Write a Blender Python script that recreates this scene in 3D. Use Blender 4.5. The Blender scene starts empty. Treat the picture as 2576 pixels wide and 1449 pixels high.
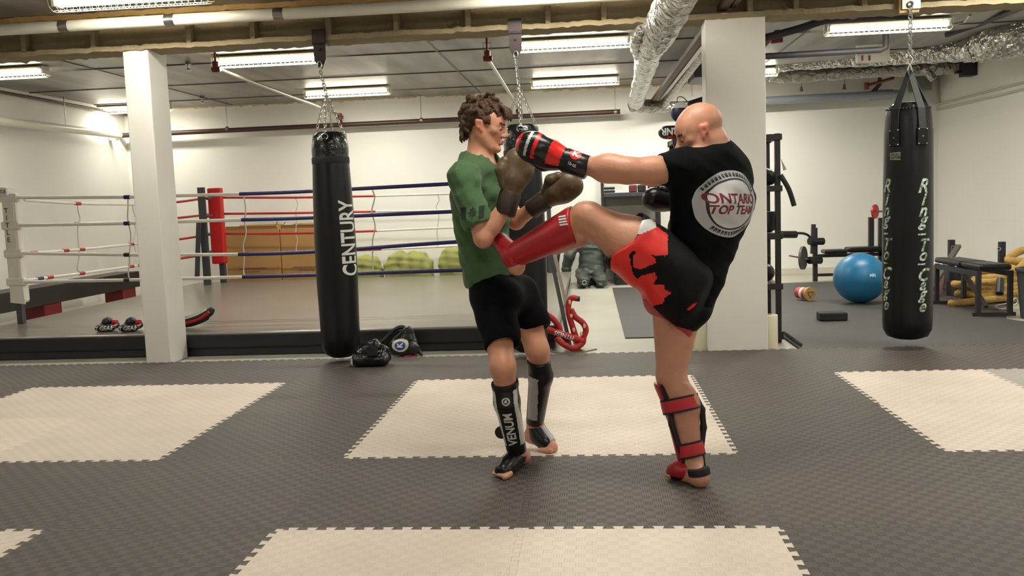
import bpy, bmesh, math, random
import numpy as np
from mathutils import Vector, Matrix
from mathutils.bvhtree import BVHTree
random.seed(7)
PI = math.pi
scene = bpy.context.scene
C = scene.collection

# ---------------------------------------------------------------- camera (fitted to the mat grid, metres)
F, PITCH, ROLL, YAW = 2252.5, .0970919, -.0368806, -.0894541
CAM = Vector((1.3054, -4.4328, 1.2931))
fwd = Vector((math.sin(YAW)*math.cos(PITCH), math.cos(YAW)*math.cos(PITCH), -math.sin(PITCH)))
rgt = Vector((math.cos(YAW), -math.sin(YAW), 0)); upv = rgt.cross(fwd)
R2 = rgt*math.cos(ROLL)+upv*math.sin(ROLL); U2 = -rgt*math.sin(ROLL)+upv*math.cos(ROLL)
cd = bpy.data.cameras.new('camera'); cam = bpy.data.objects.new('camera', cd); C.objects.link(cam)
cd.sensor_width = 36; cd.lens = F/2576*36; cd.clip_start = .05; cd.clip_end = 100
cam.matrix_world = Matrix(((R2.x, U2.x, -fwd.x, CAM.x), (R2.y, U2.y, -fwd.y, CAM.y), (R2.z, U2.z, -fwd.z, CAM.z), (0, 0, 0, 1)))
scene.camera = cam
def ray(px, py): return fwd+R2*((px-1288)/F)-U2*((py-724.5)/F)
def P(px, py, Y):
    d = ray(px, py); return CAM+d*((Y-CAM.y)/d.y)
def PZ(px, py, z=0.0):
    d = ray(px, py); return CAM+d*((z-CAM.z)/d.z)
def PX(px, py, X):
    d = ray(px, py); return CAM+d*((X-CAM.x)/d.x)
def proj(p):
    d = Vector(p)-CAM; z = d.dot(fwd)
    return (1288+F*d.dot(R2)/z, 724.5-F*d.dot(U2)/z) if z > .05 else None

# ---------------------------------------------------------------- materials
def lin(c):
    return tuple(((v/255)/12.92 if v/255 <= .04045 else ((v/255+.055)/1.055)**2.4) for v in c)
MATS = {}
def mat(name, col, rough=.6, metal=0, bump=None, vary=None, spec=.5, coat=0, emit=None, sheen=0, sss=0):
    """col sRGB 0-255; bump=(scale,strength); vary=(scale,amount) mottles the colour"""
    if name in MATS: return MATS[name]
    m = bpy.data.materials.new(name); m.use_nodes = True; nt = m.node_tree; N = nt.nodes; L = nt.links
    b = N['Principled BSDF']; c = lin(col)
    b.inputs['Base Color'].default_value = (*c, 1); b.inputs['Roughness'].default_value = rough
    b.inputs['Metallic'].default_value = metal; b.inputs['Specular IOR Level'].default_value = spec
    b.inputs['Coat Weight'].default_value = coat; b.inputs['Sheen Weight'].default_value = sheen
    if sss:
        b.inputs['Subsurface Weight'].default_value = sss; b.inputs['Subsurface Radius'].default_value = (.02, .008, .004)
        b.inputs['Subsurface Scale'].default_value = .5
    if emit: b.inputs['Emission Color'].default_value = (*lin(emit[0]), 1); b.inputs['Emission Strength'].default_value = emit[1]
    tc = N.new('ShaderNodeTexCoord')
    if vary:
        n = N.new('ShaderNodeTexNoise'); n.inputs['Scale'].default_value = vary[0]; n.inputs['Detail'].default_value = 4
        L.new(tc.outputs['Object'], n.inputs['Vector'])
        r = N.new('ShaderNodeMapRange'); r.inputs['From Min'].default_value = .3; r.inputs['From Max'].default_value = .7
        r.inputs['To Min'].default_value = 1-vary[1]; r.inputs['To Max'].default_value = 1+vary[1]
        L.new(n.outputs['Fac'], r.inputs['Value'])
        x = N.new('ShaderNodeVectorMath'); x.operation = 'SCALE'; x.inputs[0].default_value = c
        L.new(r.outputs['Result'], x.inputs['Scale']); L.new(x.outputs['Vector'], b.inputs['Base Color'])
    if bump:
        n = N.new('ShaderNodeTexNoise'); n.inputs['Scale'].default_value = bump[0]; n.inputs['Detail'].default_value = 3
        L.new(tc.outputs['Object'], n.inputs['Vector'])
        bu = N.new('ShaderNodeBump'); bu.inputs['Strength'].default_value = bump[1]; bu.inputs['Distance'].default_value = .01
        L.new(n.outputs['Fac'], bu.inputs['Height']); L.new(bu.outputs['Normal'], b.inputs['Normal'])
    MATS[name] = m; return m

# ---------------------------------------------------------------- object helpers
def wloc(o):
    v = Vector((0, 0, 0))
    while o is not None: v += o.location; o = o.parent
    return v
def tag(o, label=None, cat=None, group=None, kind=None):
    if label: o['label'] = label
    if cat: o['category'] = cat
    if group: o['group'] = group
    if kind: o['kind'] = kind
    return o
def thing(name, label, cat, loc, group=None, kind=None):
    o = bpy.data.objects.new(name, None); o.empty_display_size = .1; o.location = loc; C.objects.link(o)
    return tag(o, label, cat, group, kind)
def frame(d):
    d = Vector(d).normalized(); a = Vector((0, 0, 1)) if abs(d.z) < .9 else Vector((1, 0, 0))
    u = d.cross(a).normalized(); return u, d.cross(u)
class MB:
    def __init__(s): s.v = []; s.f = []; s.m = []; s.mi = 0
    def add(s, vs, fs):
        o = len(s.v); s.v += [tuple(v) for v in vs]; s.f += [tuple(i+o for i in f) for f in fs]; s.m += [s.mi]*len(fs); return s
    def box(s, c, size, rot=None):
        c = Vector(c); x, y, z = [v/2 for v in size]
        vs = [Vector((a*x, b*y, d*z)) for a in (-1, 1) for b in (-1, 1) for d in (-1, 1)]
        if rot: vs = [rot @ v for v in vs]
        return s.add([c+v for v in vs], [(0, 1, 3, 2), (4, 6, 7, 5), (0, 4, 5, 1), (2, 3, 7, 6), (0, 2, 6, 4), (1, 5, 7, 3)])
    def bb(s, a, b):
        a = Vector(a); b = Vector(b); return s.box((a+b)/2, [abs(v) for v in (b-a)])
    def bar(s, a, b, w, h=None, upd=None):
        a = Vector(a); b = Vector(b); d = (b-a).normalized(); h = h or w
        u = Vector(upd) if upd else (Vector((0, 0, 1)) if abs(d.z) < .9 else Vector((0, 1, 0)))
        sx = d.cross(u).normalized(); u = sx.cross(d)
        vs = [p+sx*i*w/2+u*j*h/2 for p in (a, b) for i, j in ((-1, -1), (1, -1), (1, 1), (-1, 1))]
        return s.add(vs, [(3, 2, 1, 0), (4, 5, 6, 7), (0, 1, 5, 4), (1, 2, 6, 5), (2, 3, 7, 6), (3, 0, 4, 7)])
    def tube(s, pts, r, n=10, cap=True, closed=False):
        pts = [Vector(p) for p in pts]; k = len(pts); rs = r if isinstance(r, (list, tuple)) else [r]*k
        vs = []; u = None
        for i, p in enumerate(pts):
            if closed: d = pts[(i+1) % k]-pts[i-1]
            else: d = pts[min(i+1, k-1)]-pts[max(i-1, 0)]
            d.normalize()
            if u is None: u, _ = frame(d)
            u = (u-d*u.dot(d)).normalized(); w = d.cross(u)
            vs += [p+(u*math.cos(2*PI*j/n)+w*math.sin(2*PI*j/n))*rs[i] for j in range(n)]
        fs = []
        for i in range(k if closed else k-1):
            q = (i+1) % k
            fs += [(i*n+j, i*n+(j+1) % n, q*n+(j+1) % n, q*n+j) for j in range(n)]
        if cap and not closed: fs += [tuple(range(n))[::-1], tuple((k-1)*n+j for j in range(n))]
        return s.add(vs, fs)
    def cyl(s, a, b, r, r2=None, n=20): return s.tube([a, b], [r, r if r2 is None else r2], n)
    def lathe(s, o, prof, n=32, d=(0, 0, 1), sq=1.0):
        """prof [(radius, height along d)]"""
        o = Vector(o); d = Vector(d).normalized(); u, w = frame(d)
        return s.add([o+d*h+(u*math.cos(2*PI*j/n)+w*math.sin(2*PI*j/n)*sq)*r for r, h in prof for j in range(n)],
                     [(i*n+j, i*n+(j+1) % n, (i+1)*n+(j+1) % n, (i+1)*n+j) for i in range(len(prof)-1) for j in range(n)]
                     + [tuple(range(n))[::-1], tuple((len(prof)-1)*n+j for j in range(n))])
    def prism(s, pts, ext):
        """polygon pts (3D) extruded by vector ext"""
        n = len(pts); ext = Vector(ext); pts = [Vector(p) for p in pts]
        return s.add(pts+[p+ext for p in pts], [tuple(range(n))[::-1], tuple(range(n, 2*n))]+[(i, (i+1) % n, n+(i+1) % n, n+i) for i in range(n)])
    def ball(s, c, r, n=20, m=12, rot=None):
        c = Vector(c); r = r if isinstance(r, (list, tuple)) else (r, r, r)
        vs = [Vector((0, 0, r[2]))]+[Vector((r[0]*math.sin(PI*i/m)*math.cos(2*PI*j/n), r[1]*math.sin(PI*i/m)*math.sin(2*PI*j/n), r[2]*math.cos(PI*i/m))) for i in range(1, m) for j in range(n)]+[Vector((0, 0, -r[2]))]
        if rot: vs = [rot @ v for v in vs]
        fs = [(0, 1+j, 1+(j+1) % n) for j in range(n)]
        for i in range(m-2): fs += [(1+i*n+j, 1+(i+1)*n+j, 1+(i+1)*n+(j+1) % n, 1+i*n+(j+1) % n) for j in range(n)]
        L = len(vs)-1; fs += [(L, 1+(m-2)*n+(j+1) % n, 1+(m-2)*n+j) for j in range(n)]
        return s.add([c+v for v in vs], fs)
    def build(s, name, m, parent=None, smooth=False, bevel=0, loc=None, sub=0, noshade=False):
        me = bpy.data.meshes.new(name); off = wloc(parent) if parent else Vector(loc or (0, 0, 0))
        me.from_pydata([Vector(v)-off for v in s.v], [], s.f)
        ms = m if isinstance(m, (list, tuple)) else [m]
        for q in ms: me.materials.append(q)
        if len(ms) > 1: me.polygons.foreach_set('material_index', s.m)
        bm = bmesh.new(); bm.from_mesh(me); bmesh.ops.recalc_face_normals(bm, faces=bm.faces); bm.to_mesh(me); bm.free()
        if smooth:
            me.polygons.foreach_set('use_smooth', [True]*len(me.polygons))
            try: me.set_sharp_from_angle(angle=math.radians(smooth if smooth is not True else 40))
            except Exception: pass
        o = bpy.data.objects.new(name, me); C.objects.link(o)
        if parent: o.parent = parent
        else: o.location = off
        if bevel:
            b = o.modifiers.new('bevel', 'BEVEL'); b.width = bevel; b.segments = 2; b.limit_method = 'ANGLE'; b.angle_limit = .6
        if sub:
            b = o.modifiers.new('sub', 'SUBSURF'); b.levels = sub; b.render_levels = sub
        me.update(); return o
def copy_tree(o, delta=None, parent=None):
    c = o.copy(); C.objects.link(c)
    if parent: c.parent = parent
    for k in list(o.children): copy_tree(k, None, c)
    if delta is not None: c.location = o.location+Vector(delta)
    return c
def jit(pts, a):
    return [Vector(p)+Vector((random.uniform(-a, a), random.uniform(-a, a), random.uniform(-a, a))) for p in pts]
def smoothpath(pts, k=6, closed=False):
    pts = [Vector(p) for p in pts]; n = len(pts); out = []
    rng = range(n) if closed else range(n-1)
    for i in rng:
        if closed: a, b, c, d = pts[i-1], pts[i], pts[(i+1) % n], pts[(i+2) % n]
        else: a, b, c, d = pts[max(i-1, 0)], pts[i], pts[i+1], pts[min(i+2, n-1)]
        for j in range(k):
            t = j/k
            out.append(.5*((2*b)+(c-a)*t+(2*a-5*b+4*c-d)*t*t+(3*b-a-3*c+d)*t**3))
    if not closed: out.append(pts[-1])
    return out

# ---------------------------------------------------------------- writing
def text_mesh(s, size=1.0, bold=0.0, sx=1.0, shear=0.0, maxedge=.2, spacing=1.0):
    cu = bpy.data.curves.new('t', 'FONT'); cu.body = s; cu.size = size; cu.offset = bold; cu.shear = shear
    cu.align_x = 'CENTER'; cu.align_y = 'CENTER'; cu.resolution_u = 4; cu.space_character = spacing
    o = bpy.data.objects.new('t', cu); C.objects.link(o)
    dg = bpy.context.evaluated_depsgraph_get(); me = bpy.data.meshes.new_from_object(o.evaluated_get(dg))
    bpy.data.objects.remove(o); bpy.data.curves.remove(cu)
    bm = bmesh.new(); bm.from_mesh(me); bpy.data.meshes.remove(me)
    bmesh.ops.triangulate(bm, faces=bm.faces)
    for v in bm.verts: v.co.x *= sx
    for _ in range(6):
        es = [e for e in bm.edges if e.calc_length() > maxedge]
        if not es: break
        bmesh.ops.subdivide_edges(bm, edges=es, cuts=1); bmesh.ops.triangulate(bm, faces=bm.faces)
    bm.verts.index_update()
    r = ([tuple(v.co.xy) for v in bm.verts], [tuple(v.index for v in f.verts) for f in bm.faces]); bm.free()
    return r
def shape_mesh(pts, maxedge):
    """flat polygon (2D points) as a fine mesh"""
    bm = bmesh.new(); bm.faces.new([bm.verts.new((x, y, 0)) for x, y in pts]); bmesh.ops.triangulate(bm, faces=bm.faces)
    for _ in range(6):
        es = [e for e in bm.edges if e.calc_length() > maxedge]
        if not es: break
        bmesh.ops.subdivide_edges(bm, edges=es, cuts=1); bmesh.ops.triangulate(bm, faces=bm.faces)
    bm.verts.index_update()
    r = ([tuple(v.co.xy) for v in bm.verts], [tuple(v.index for v in f.verts) for f in bm.faces]); bm.free(); return r
def flat_print(name, tm, m, parent, o, u, v, lift=.0015):
    """print lying in the plane o + x*u + y*v"""
    o = Vector(o); u = Vector(u); v = Vector(v); n = u.cross(v).normalized()*lift
    b = MB(); b.add([o+u*x+v*y+n for x, y in tm[0]], tm[1]); return raw_build(b, name, m, parent)
def raw_build(b, name, m, parent):
    me = bpy.data.meshes.new(name); off = wloc(parent)
    me.from_pydata([Vector(q)-off for q in b.v], [], b.f); me.materials.append(m)
    me.polygons.foreach_set('use_smooth', [True]*len(me.polygons))
    ob = bpy.data.objects.new(name, me); C.objects.link(ob); ob.parent = parent; me.update(); return ob
_bvh = {}
def surf_print(name, tm, m, parent, target, o, u, v, lift=.002, reach=.35):
    """print laid onto the surface of target: rays run along -(u x v) from the plane o + x*u + y*v"""
    if target.name not in _bvh:
        w = wloc(target); _bvh[target.name] = BVHTree.FromPolygons([x.co+w for x in target.data.vertices], [tuple(p.vertices) for p in target.data.polygons])
    T = _bvh[target.name]; o = Vector(o); u = Vector(u); v = Vector(v); n = u.cross(v).normalized()
    ok = {}; vs = []
    for i, (x, y) in enumerate(tm[0]):
        p = o+u*x+v*y; h = T.ray_cast(p+n*reach, -n, reach*2)
        if h[0] is None: vs.append(p); continue
        ok[i] = 1; vs.append(h[0]+n*lift)
    b = MB(); b.v = [tuple(q) for q in vs]; b.f = [f for f in tm[1] if all(i in ok for i in f)]
    return raw_build(b, name, m, parent)
def circle2(r, n=40, sx=1, sy=1, c=(0, 0)): return [(c[0]+r*sx*math.cos(2*PI*i/n), c[1]+r*sy*math.sin(2*PI*i/n)) for i in range(n)]
def ring_mesh(r0, r1, n=48, k=3):
    vs = []; fs = []
    for i in range(n):
        a = 2*PI*i/n
        for j in range(k+1): rr = r0+(r1-r0)*j/k; vs.append((rr*math.cos(a), rr*math.sin(a)))
    for i in range(n):
        for j in range(k): a = i*(k+1)+j; b = ((i+1) % n)*(k+1)+j; fs.append((a, a+1, b+1, b))
    return vs, fs
LAMP_W = 16.0
# ================================================================ ROOM
CEIL = 3.0; FL = -.02; RUB = -.006
XL, XR, YB, YF = -6.25, 6.62, 9.86, -9.0
def concrete(name, col, rough, sc, amt):
    m = mat(name, col, rough, vary=(sc, amt), bump=(30, .05)); return m
m_wall = mat('painted_wall', (238, 237, 230), .75, vary=(.7, .02), bump=(60, .08))
m_floor = mat('painted_concrete', (180, 177, 163), .42, vary=(1.1, .09), bump=(14, .05))
def ceil_mat():
    m = mat('ceiling_slab', (137, 135, 131), .4, bump=(5, .05)); nt = m.node_tree; N = nt.nodes; L = nt.links; b = N['Principled BSDF']
    tc = N.new('ShaderNodeTexCoord'); mp = N.new('ShaderNodeMapping'); mp.inputs['Scale'].default_value = (2.2, .35, 1)
    n = N.new('ShaderNodeTexNoise'); n.inputs['Scale'].default_value = 1.6; n.inputs['Detail'].default_value = 6
    L.new(tc.outputs['Object'], mp.inputs['Vector']); L.new(mp.outputs['Vector'], n.inputs['Vector'])
    r = N.new('ShaderNodeValToRGB'); r.color_ramp.elements[0].position = .32; r.color_ramp.elements[1].position = .72
    r.color_ramp.elements[0].color = (*lin((112, 110, 106)), 1); r.color_ramp.elements[1].color = (*lin((170, 168, 163)), 1)
    L.new(n.outputs['Fac'], r.inputs['Fac']); L.new(r.outputs['Color'], b.inputs['Base Color']); return m
m_ceil = ceil_mat()
def struct(name, b, m, **k): return tag(b.build(name, m, **k), kind='structure')
struct('floor', MB().bb((XL-.1, YF-.1, FL-.2), (XR+.1, YB+.1, FL)), m_floor)
b = MB(); b.bb((XL-.1, YF-.1, CEIL), (XR+.1, YB+.1, CEIL+.2)); struct('ceiling', b, m_ceil)
struct('wall_back', MB().bb((XL, YB, FL), (XR, YB+.15, CEIL)), m_wall)
struct('wall_left', MB().bb((XL-.15, YF, FL), (XL, YB+.15, CEIL)), m_wall)
def block_wall():
    m = mat('painted_block_wall', (236, 234, 226), .7); nt = m.node_tree; N = nt.nodes; L = nt.links; b = N['Principled BSDF']
    tc = N.new('ShaderNodeTexCoord'); sp = N.new('ShaderNodeSeparateXYZ'); L.new(tc.outputs['Object'], sp.inputs[0])
    cb = N.new('ShaderNodeCombineXYZ'); L.new(sp.outputs['Y'], cb.inputs['X']); L.new(sp.outputs['Z'], cb.inputs['Y'])
    br = N.new('ShaderNodeTexBrick'); br.inputs['Scale'].default_value = 1; br.inputs['Brick Width'].default_value = .4
    br.inputs['Row Height'].default_value = .2; br.inputs['Mortar Size'].default_value = .005; br.inputs['Mortar Smooth'].default_value = .6
    L.new(cb.outputs[0], br.inputs['Vector']); bu = N.new('ShaderNodeBump'); bu.invert = True
    bu.inputs['Strength'].default_value = .25; bu.inputs['Distance'].default_value = .004
    L.new(br.outputs['Fac'], bu.inputs['Height']); L.new(bu.outputs['Normal'], b.inputs['Normal']); return m
struct('wall_right', MB().bb((XR, YF, FL), (XR+.15, YB+.15, CEIL)), block_wall())
struct('wall_front', MB().bb((XL, YF-.15, FL), (XR, YF, CEIL)), m_wall)
b = MB(); b.bb((2.6, YB-.012, FL), (XR, YB, .085)); struct('baseboard_back', b, mat('baseboard_paint', (214, 208, 196), .5), bevel=.004)
# spray-foam residue where the back wall meets the ceiling
m_foam = mat('spray_foam', (204, 186, 150), .9, bump=(35, 1.0), vary=(9, .2))
def ragged(x0, x1, y, z, amp, thick, step=.035):
    pts = []; x = x0
    while x < x1: pts.append((x, z-abs(random.gauss(0, amp)))); x += step*random.uniform(.5, 1.8)
    return pts+[(x1, z)]
b = MB(); x = XL
while x < XR-.3:
    w = random.uniform(.3, 1.4); x1 = min(x+w, XR-.02)
    pr = ragged(x, x1, 0, 2.985, .011, 0); b.prism([(px_, YB-.014, pz) for px_, pz in pr]+[(x1, YB-.014, 2.999), (x, YB-.014, 2.999)], (0, .013, 0)); x = x1+random.uniform(0, .35)
struct('trim_1', b, m_foam)
# slab joints and surface conduits on the ceiling
m_joint = mat('slab_joint_metal', (88, 84, 80), .4, metal=.5)
b = MB()
for Y in (4.15, 5.75, 7.35, 8.95, 1.2, -.4): b.bb((XL+.01, Y-.012, CEIL-.012), (XR-.01, Y+.012, CEIL+.002))
for Xx in (-4.4, -.35, 3.7): b.bb((Xx-.012, -2, CEIL-.008), (Xx+.012, YB-.05, CEIL+.002))
struct('trim_2', b, m_joint)

# ---------------------------------------------------------------- pillars and beam
m_pil = mat('pillar_paint', (236, 233, 226), .6, vary=(2, .015))
o = MB().bb((-2.6, 3.0, FL), (-2.375, 3.34, 2.70)).build('support_pillar', m_pil, bevel=.012, loc=(-2.49, 3.17, FL))
tag(o, 'narrow white painted pillar standing in front of the boxing ring', 'pillar')
o = MB().bb((2.262, 3.0, FL), (2.735, 3.24, 2.72)).build('support_pillar', m_pil, bevel=.008, loc=(2.5, 3.12, FL))
tag(o, 'wide white pillar behind the bald man, paper rolls at its foot', 'pillar')
m_beam = mat('sprayed_beam', (150, 136, 108), .92, bump=(28, .9), vary=(2.2, .16))
beam = thing('ceiling_beam', 'long foam-sprayed steel beam crossing under the ceiling on the pillars', 'beam', (0, 3.1, 2.69))
b = MB(); b.bb((XL+.01, 3.09, 2.70), (XR-.01, 3.13, 2.97)); b.build('web', m_beam, beam)
def lumpy_slab(y0, y1, z0, z1, amp):
    b = MB(); n = 300; xs = [XL+.01+(XR-XL-.02)*i/n for i in range(n+1)]; vs = []
    for x in xs:
        j = random.gauss(0, amp); k = random.gauss(0, amp); l = random.gauss(0, amp*.5)
        vs += [(x, y0+j*.6, z0+l), (x, y1+k*.6, z0-abs(k)*.9), (x, y1+k*.4, z1), (x, y0+j*.4, z1+l)]
    fs = [(i*4+a, i*4+(a+1) % 4, (i+1)*4+(a+1) % 4, (i+1)*4+a) for i in range(n) for a in range(4)]+[(0, 1, 2, 3), (n*4+3, n*4+2, n*4+1, n*4)]
    return b.add(vs, fs)
lumpy_slab(2.985, 3.25, 2.675, 2.715, .008).build('bottom_flange', m_beam, beam, smooth=60)
lumpy_slab(2.975, 3.26, 2.955, 2.998, .008).build('top_flange', mat('sprayed_beam_top', (178, 146, 92), .92, bump=(30, 1), vary=(5, .2)), beam, smooth=60)
for i, px in enumerate((65, 240, 480, 640, 830, 1000, 1180, 1380, 1520, 1700, 1885, 2000, 2170, 2440)):
    x = P(px, 90, 3.05).x
    MB().bb((x-.022, 2.995, 2.71), (x+.022, 3.09, 2.962)).build('stiffener', m_beam, beam, bevel=.006)

# ---------------------------------------------------------------- overhead pipes
m_pvc = mat('white_pvc', (231, 228, 215), .35, vary=(3, .02)); m_foil = mat('foil_tape', (150, 148, 146), .3, metal=.9, bump=(25, .5))
a0 = Vector((XL+.02, 2.72, 2.845)); a1 = Vector((XR-.05, 2.72, 2.845))
t = thing('drain_pipe', 'long white plastic pipe running across the room before the foamed beam', 'pipe', (0, 2.72, 2.845))
MB().tube([a0, a1], .046, 24).build('pipe', m_pvc, t, smooth=True)
for px in (163, 430, 704):
    x = P(px, 70, 2.72).x; MB().tube([(x-.04, 2.72, 2.845), (x+.04, 2.72, 2.845)], .0485, 24).build('tape_band', m_foil, t, smooth=True)
m_red = mat('red_painted_iron', (118, 48, 40), .5, bump=(40, .3)); m_darkpipe = mat('dark_iron_pipe', (72, 52, 46), .45, metal=.3)
m_galv = mat('galvanised_steel', (150, 142, 128), .35, metal=.8); m_steel = mat('zinc_plated_steel', (190, 188, 182), .3, metal=.95)
m_blk = mat('black_steel', (38, 35, 38), .45); m_dkgrey = mat('dark_grey_iron', (62, 62, 68), .5)
# sprinkler main on the back wall
t = thing('sprinkler_main', 'dark brown iron pipe running along the back wall', 'pipe', (-2, 9.62, 2.63))
MB().tube([P(300, 341, 9.62), P(1560, 281, 9.62)], .038, 14).build('pipe', m_darkpipe, t, smooth=True)
for px, py in ((572, 325), (1060, 303), (1548, 282)):
    p = P(px, py, 9.62); q = Vector((p.x, p.y, CEIL)); MB().tube([p, q], .005, 6).build('hanger_rod', m_galv, t)
    MB().tube([p+Vector((-.02, 0, 0)), p+Vector((.02, 0, 0))], .044, 14).build('clamp', m_galv, t, smooth=True)
def sprinkler(label, a, b, drop_to):
    """branch pipe with a red fitting at each end"""
    t = thing('sprinkler_branch', label, 'pipe', a)
    MB().tube([a, b], .02, 10).build('pipe', m_galv, t, smooth=True)
    m = MB(); m.tube([a+Vector((0, 0, -.04)), a+Vector((0, 0, .07))], .034, 12); m.tube([a+Vector((-.04, 0, -.01)), a+Vector((.05, 0, -.01))], .028, 10)
    m.tube([a+Vector((0, 0, .07)), Vector((a.x, a.y, CEIL))], .012, 8); m.build('upper_fitting', m_red, t, smooth=True)
    m = MB(); m.tube([b+Vector((0, 0, .03)), b+Vector((0, 0, -.07))], .034, 12); m.tube([b+Vector((-.05, 0, -.03)), b+Vector((.05, 0, -.03))], .03, 10)
    m.tube([b+Vector((0, 0, -.03)), drop_to], .024, 10); m.build('lower_fitting', m_red, t, smooth=True)
    m = MB(); m.tube([a+Vector((-.04, 0, .07)), a+Vector((-.04, 0, .15)), a+Vector((.04, 0, .15)), a+Vector((.04, 0, .07))], .004, 6); m.build('loop_hanger', m_galv, t)
sprinkler('galvanised sprinkler branch pipe slanting back over the black bag at left', P(543, 172, 4.9), P(855, 290, 9.6), P(860, 312, 9.74))
sprinkler('short galvanised sprinkler branch above the green-shirted person', P(1226, 145, 4.9), P(1306, 275, 9.6), P(1306, 296, 9.74))
t = thing('gas_line', 'thin dark brown pipe along the top of the left wall', 'pipe', (XL+.1, 8, 2.93))
MB().tube([PX(-60, 220, XL+.1), PX(330, 291, XL+.1)], .02, 10).build('pipe', m_darkpipe, t, smooth=True)
MB().tube([PX(-60, 220, XL+.1), PX(-60, 220, XL+.1)+Vector((0, 0, .06))], .012, 8).build('bracket', m_galv, t)
t = thing('vent_pipe', 'thick white pipe hung on a rod along the left wall', 'pipe', (XL+.15, 8, 2.6))
MB().tube([PX(-120, 290, XL+.18), PX(300, 340, XL+.18)], .055, 20).build('pipe', m_pvc, t, smooth=True)
p = PX(166, 318, XL+.18); MB().tube([p, Vector((p.x, p.y, CEIL))], .006, 6).build('hanger_rod', m_galv, t)
p = PX(292, 340, XL+.12); MB().bb(p+Vector((-.1, -.03, -.08)), p+Vector((.03, .03, .0))).build('bracket', m_pvc, t)
for px, py, lab in ((477, 213, 'small clear sprinkler head on the ceiling by the left pillar'), (509, 256, 'small sprinkler head hanging near the back wall left')):
    q = P(px, py, 5.6 if py < 230 else 8.6); t = thing('fire_sprinkler', lab, 'sprinkler', (q.x, q.y, CEIL))
    MB().lathe((q.x, q.y, CEIL-.03), [(.035, 0), (.03, .03)], 16).build('escutcheon', m_galv, t, smooth=True)
    MB().lathe((q.x, q.y, CEIL-.10), [(.03, 0), (.034, .01), (.012, .025), (.014, .07)], 16).build('deflector', m_steel, t, smooth=True)

# ---------------------------------------------------------------- insulated ducts
def duct_mat(n, col=(200, 198, 194)):
    m = mat(n, col, .24, metal=.9, vary=(6, .12)); nt = m.node_tree; N = nt.nodes; L = nt.links; tc = N.new('ShaderNodeTexCoord')
    nz = N.new('ShaderNodeTexNoise'); nz.inputs['Scale'].default_value = 7; nz.inputs['Detail'].default_value = 2; L.new(tc.outputs['Object'], nz.inputs['Vector'])
    mx = N.new('ShaderNodeVectorMath'); mx.operation = 'MULTIPLY_ADD'; mx.inputs[1].default_value = (.25, .25, .25); L.new(nz.outputs['Color'], mx.inputs[0]); L.new(tc.outputs['Object'], mx.inputs[2])
    vo = N.new('ShaderNodeTexVoronoi'); vo.inputs['Scale'].default_value = 13; L.new(mx.outputs['Vector'], vo.inputs['Vector'])
    bu = N.new('ShaderNodeBump'); bu.inputs['Strength'].default_value = .9; bu.inputs['Distance'].default_value = .03; L.new(vo.outputs['Distance'], bu.inputs['Height']); L.new(bu.outputs['Normal'], N['Principled BSDF'].inputs['Normal'])
    return m
m_duct = duct_mat('foil_duct_wrap'); m_duct2 = duct_mat('foil_duct_wrap_matte', (172, 168, 162)); MATS['foil_duct_wrap_matte'].node_tree.nodes['Principled BSDF'].inputs['Roughness'].default_value = .4
def duct(b, pts, rs, n=28, wr=.012, k=10):
    path = smoothpath(pts, k); m = len(path); rr = []
    for i in range(m):
        f = i/(m-1)*(len(rs)-1); j = min(int(f), len(rs)-2); rr.append(rs[j]+(rs[j+1]-rs[j])*(f-j)+random.uniform(-wr, wr*.4))
    s0 = len(b.v); b.tube(path, rr, n)
    for i in range(s0, len(b.v)):
        v = Vector(b.v[i]); c = path[min((i-s0)//n, m-1)]; d = v-c; a = math.atan2(d.z, d.x)
        v = c+d*(1+.04*math.sin(a*5+v.y*23+v.x*17)+random.uniform(-.015, .015)); b.v[i] = tuple(v)
    return b
t = thing('flexible_duct', 'crumpled silver foil duct curving down behind the beam at centre', 'duct', P(1600, 150, 5))
duct(MB(), [PZ(1760, -120, 2.5), PZ(1700, 0, 2.5), PZ(1655, 85, 2.5), PZ(1632, 130, 2.53), PZ(1616, 200, 2.6), P(1600, 255, 9.0)], [.13, .12, .13, .115, .105, .115], k=16).build('duct_run', m_duct, t, smooth=60)
duct(MB(), [PZ(1615, 75, 2.5), PZ(1598, 110, 2.5), PZ(1610, 150, 2.54)], [.04, .05, .04]).build('side_branch', m_duct, t, smooth=60)
duct(MB(), [P(1590, 262, 9.1), P(1640, 268, 9.35), P(1700, 268, 9.5), P(1860, 258, 9.5)], [.11, .10, .085, .085], k=12).build('wall_run', m_duct2, t, smooth=60)
# steel channel and conduit slanting to the pillar
t = thing('roof_strut', 'dark steel channel slanting up from the back wall to the wide pillar', 'strut', P(1740, 130, 6))
MB().bar(P(1860, -40, 2.3), P(1645, 252, 9.3), .07, .05).build('channel', mat('rusty_steel', (86, 66, 54), .6, metal=.3, vary=(6, .2)), t)
MB().bar(P(1885, -40, 2.4), P(1660, 252, 9.35), .045, .04).build('flange_edge', m_galv, t)
t = thing('insulated_pipe', 'grey insulated pipe beside the slanting steel channel', 'pipe', P(1700, 200, 7))
MB().tube([P(1785, 110, 5.2), P(1672, 260, 9.3)], .055, 16).build('pipe', m_duct2, t, smooth=True)
for px, py, Y in ((1735, 175, 6.9), (1715, 205, 7.8)): MB().tube([P(px, py, Y), P(px-5, py+7, Y+.2)], .06, 16).build('tape_band', m_dkgrey, t, smooth=True)
t = thing('duct_box', 'dark duct junction hung from rods left of the wide pillar', 'duct', P(1750, 180, 7))
MB().bb(P(1745, 195, 7.2), P(1800, 165, 7.9)).build('box', m_dkgrey, t, bevel=.02)
MB().bb(P(1740, 150, 6.6), P(1800, 125, 7.1)).build('upper_box', m_dkgrey, t, bevel=.02)
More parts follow.
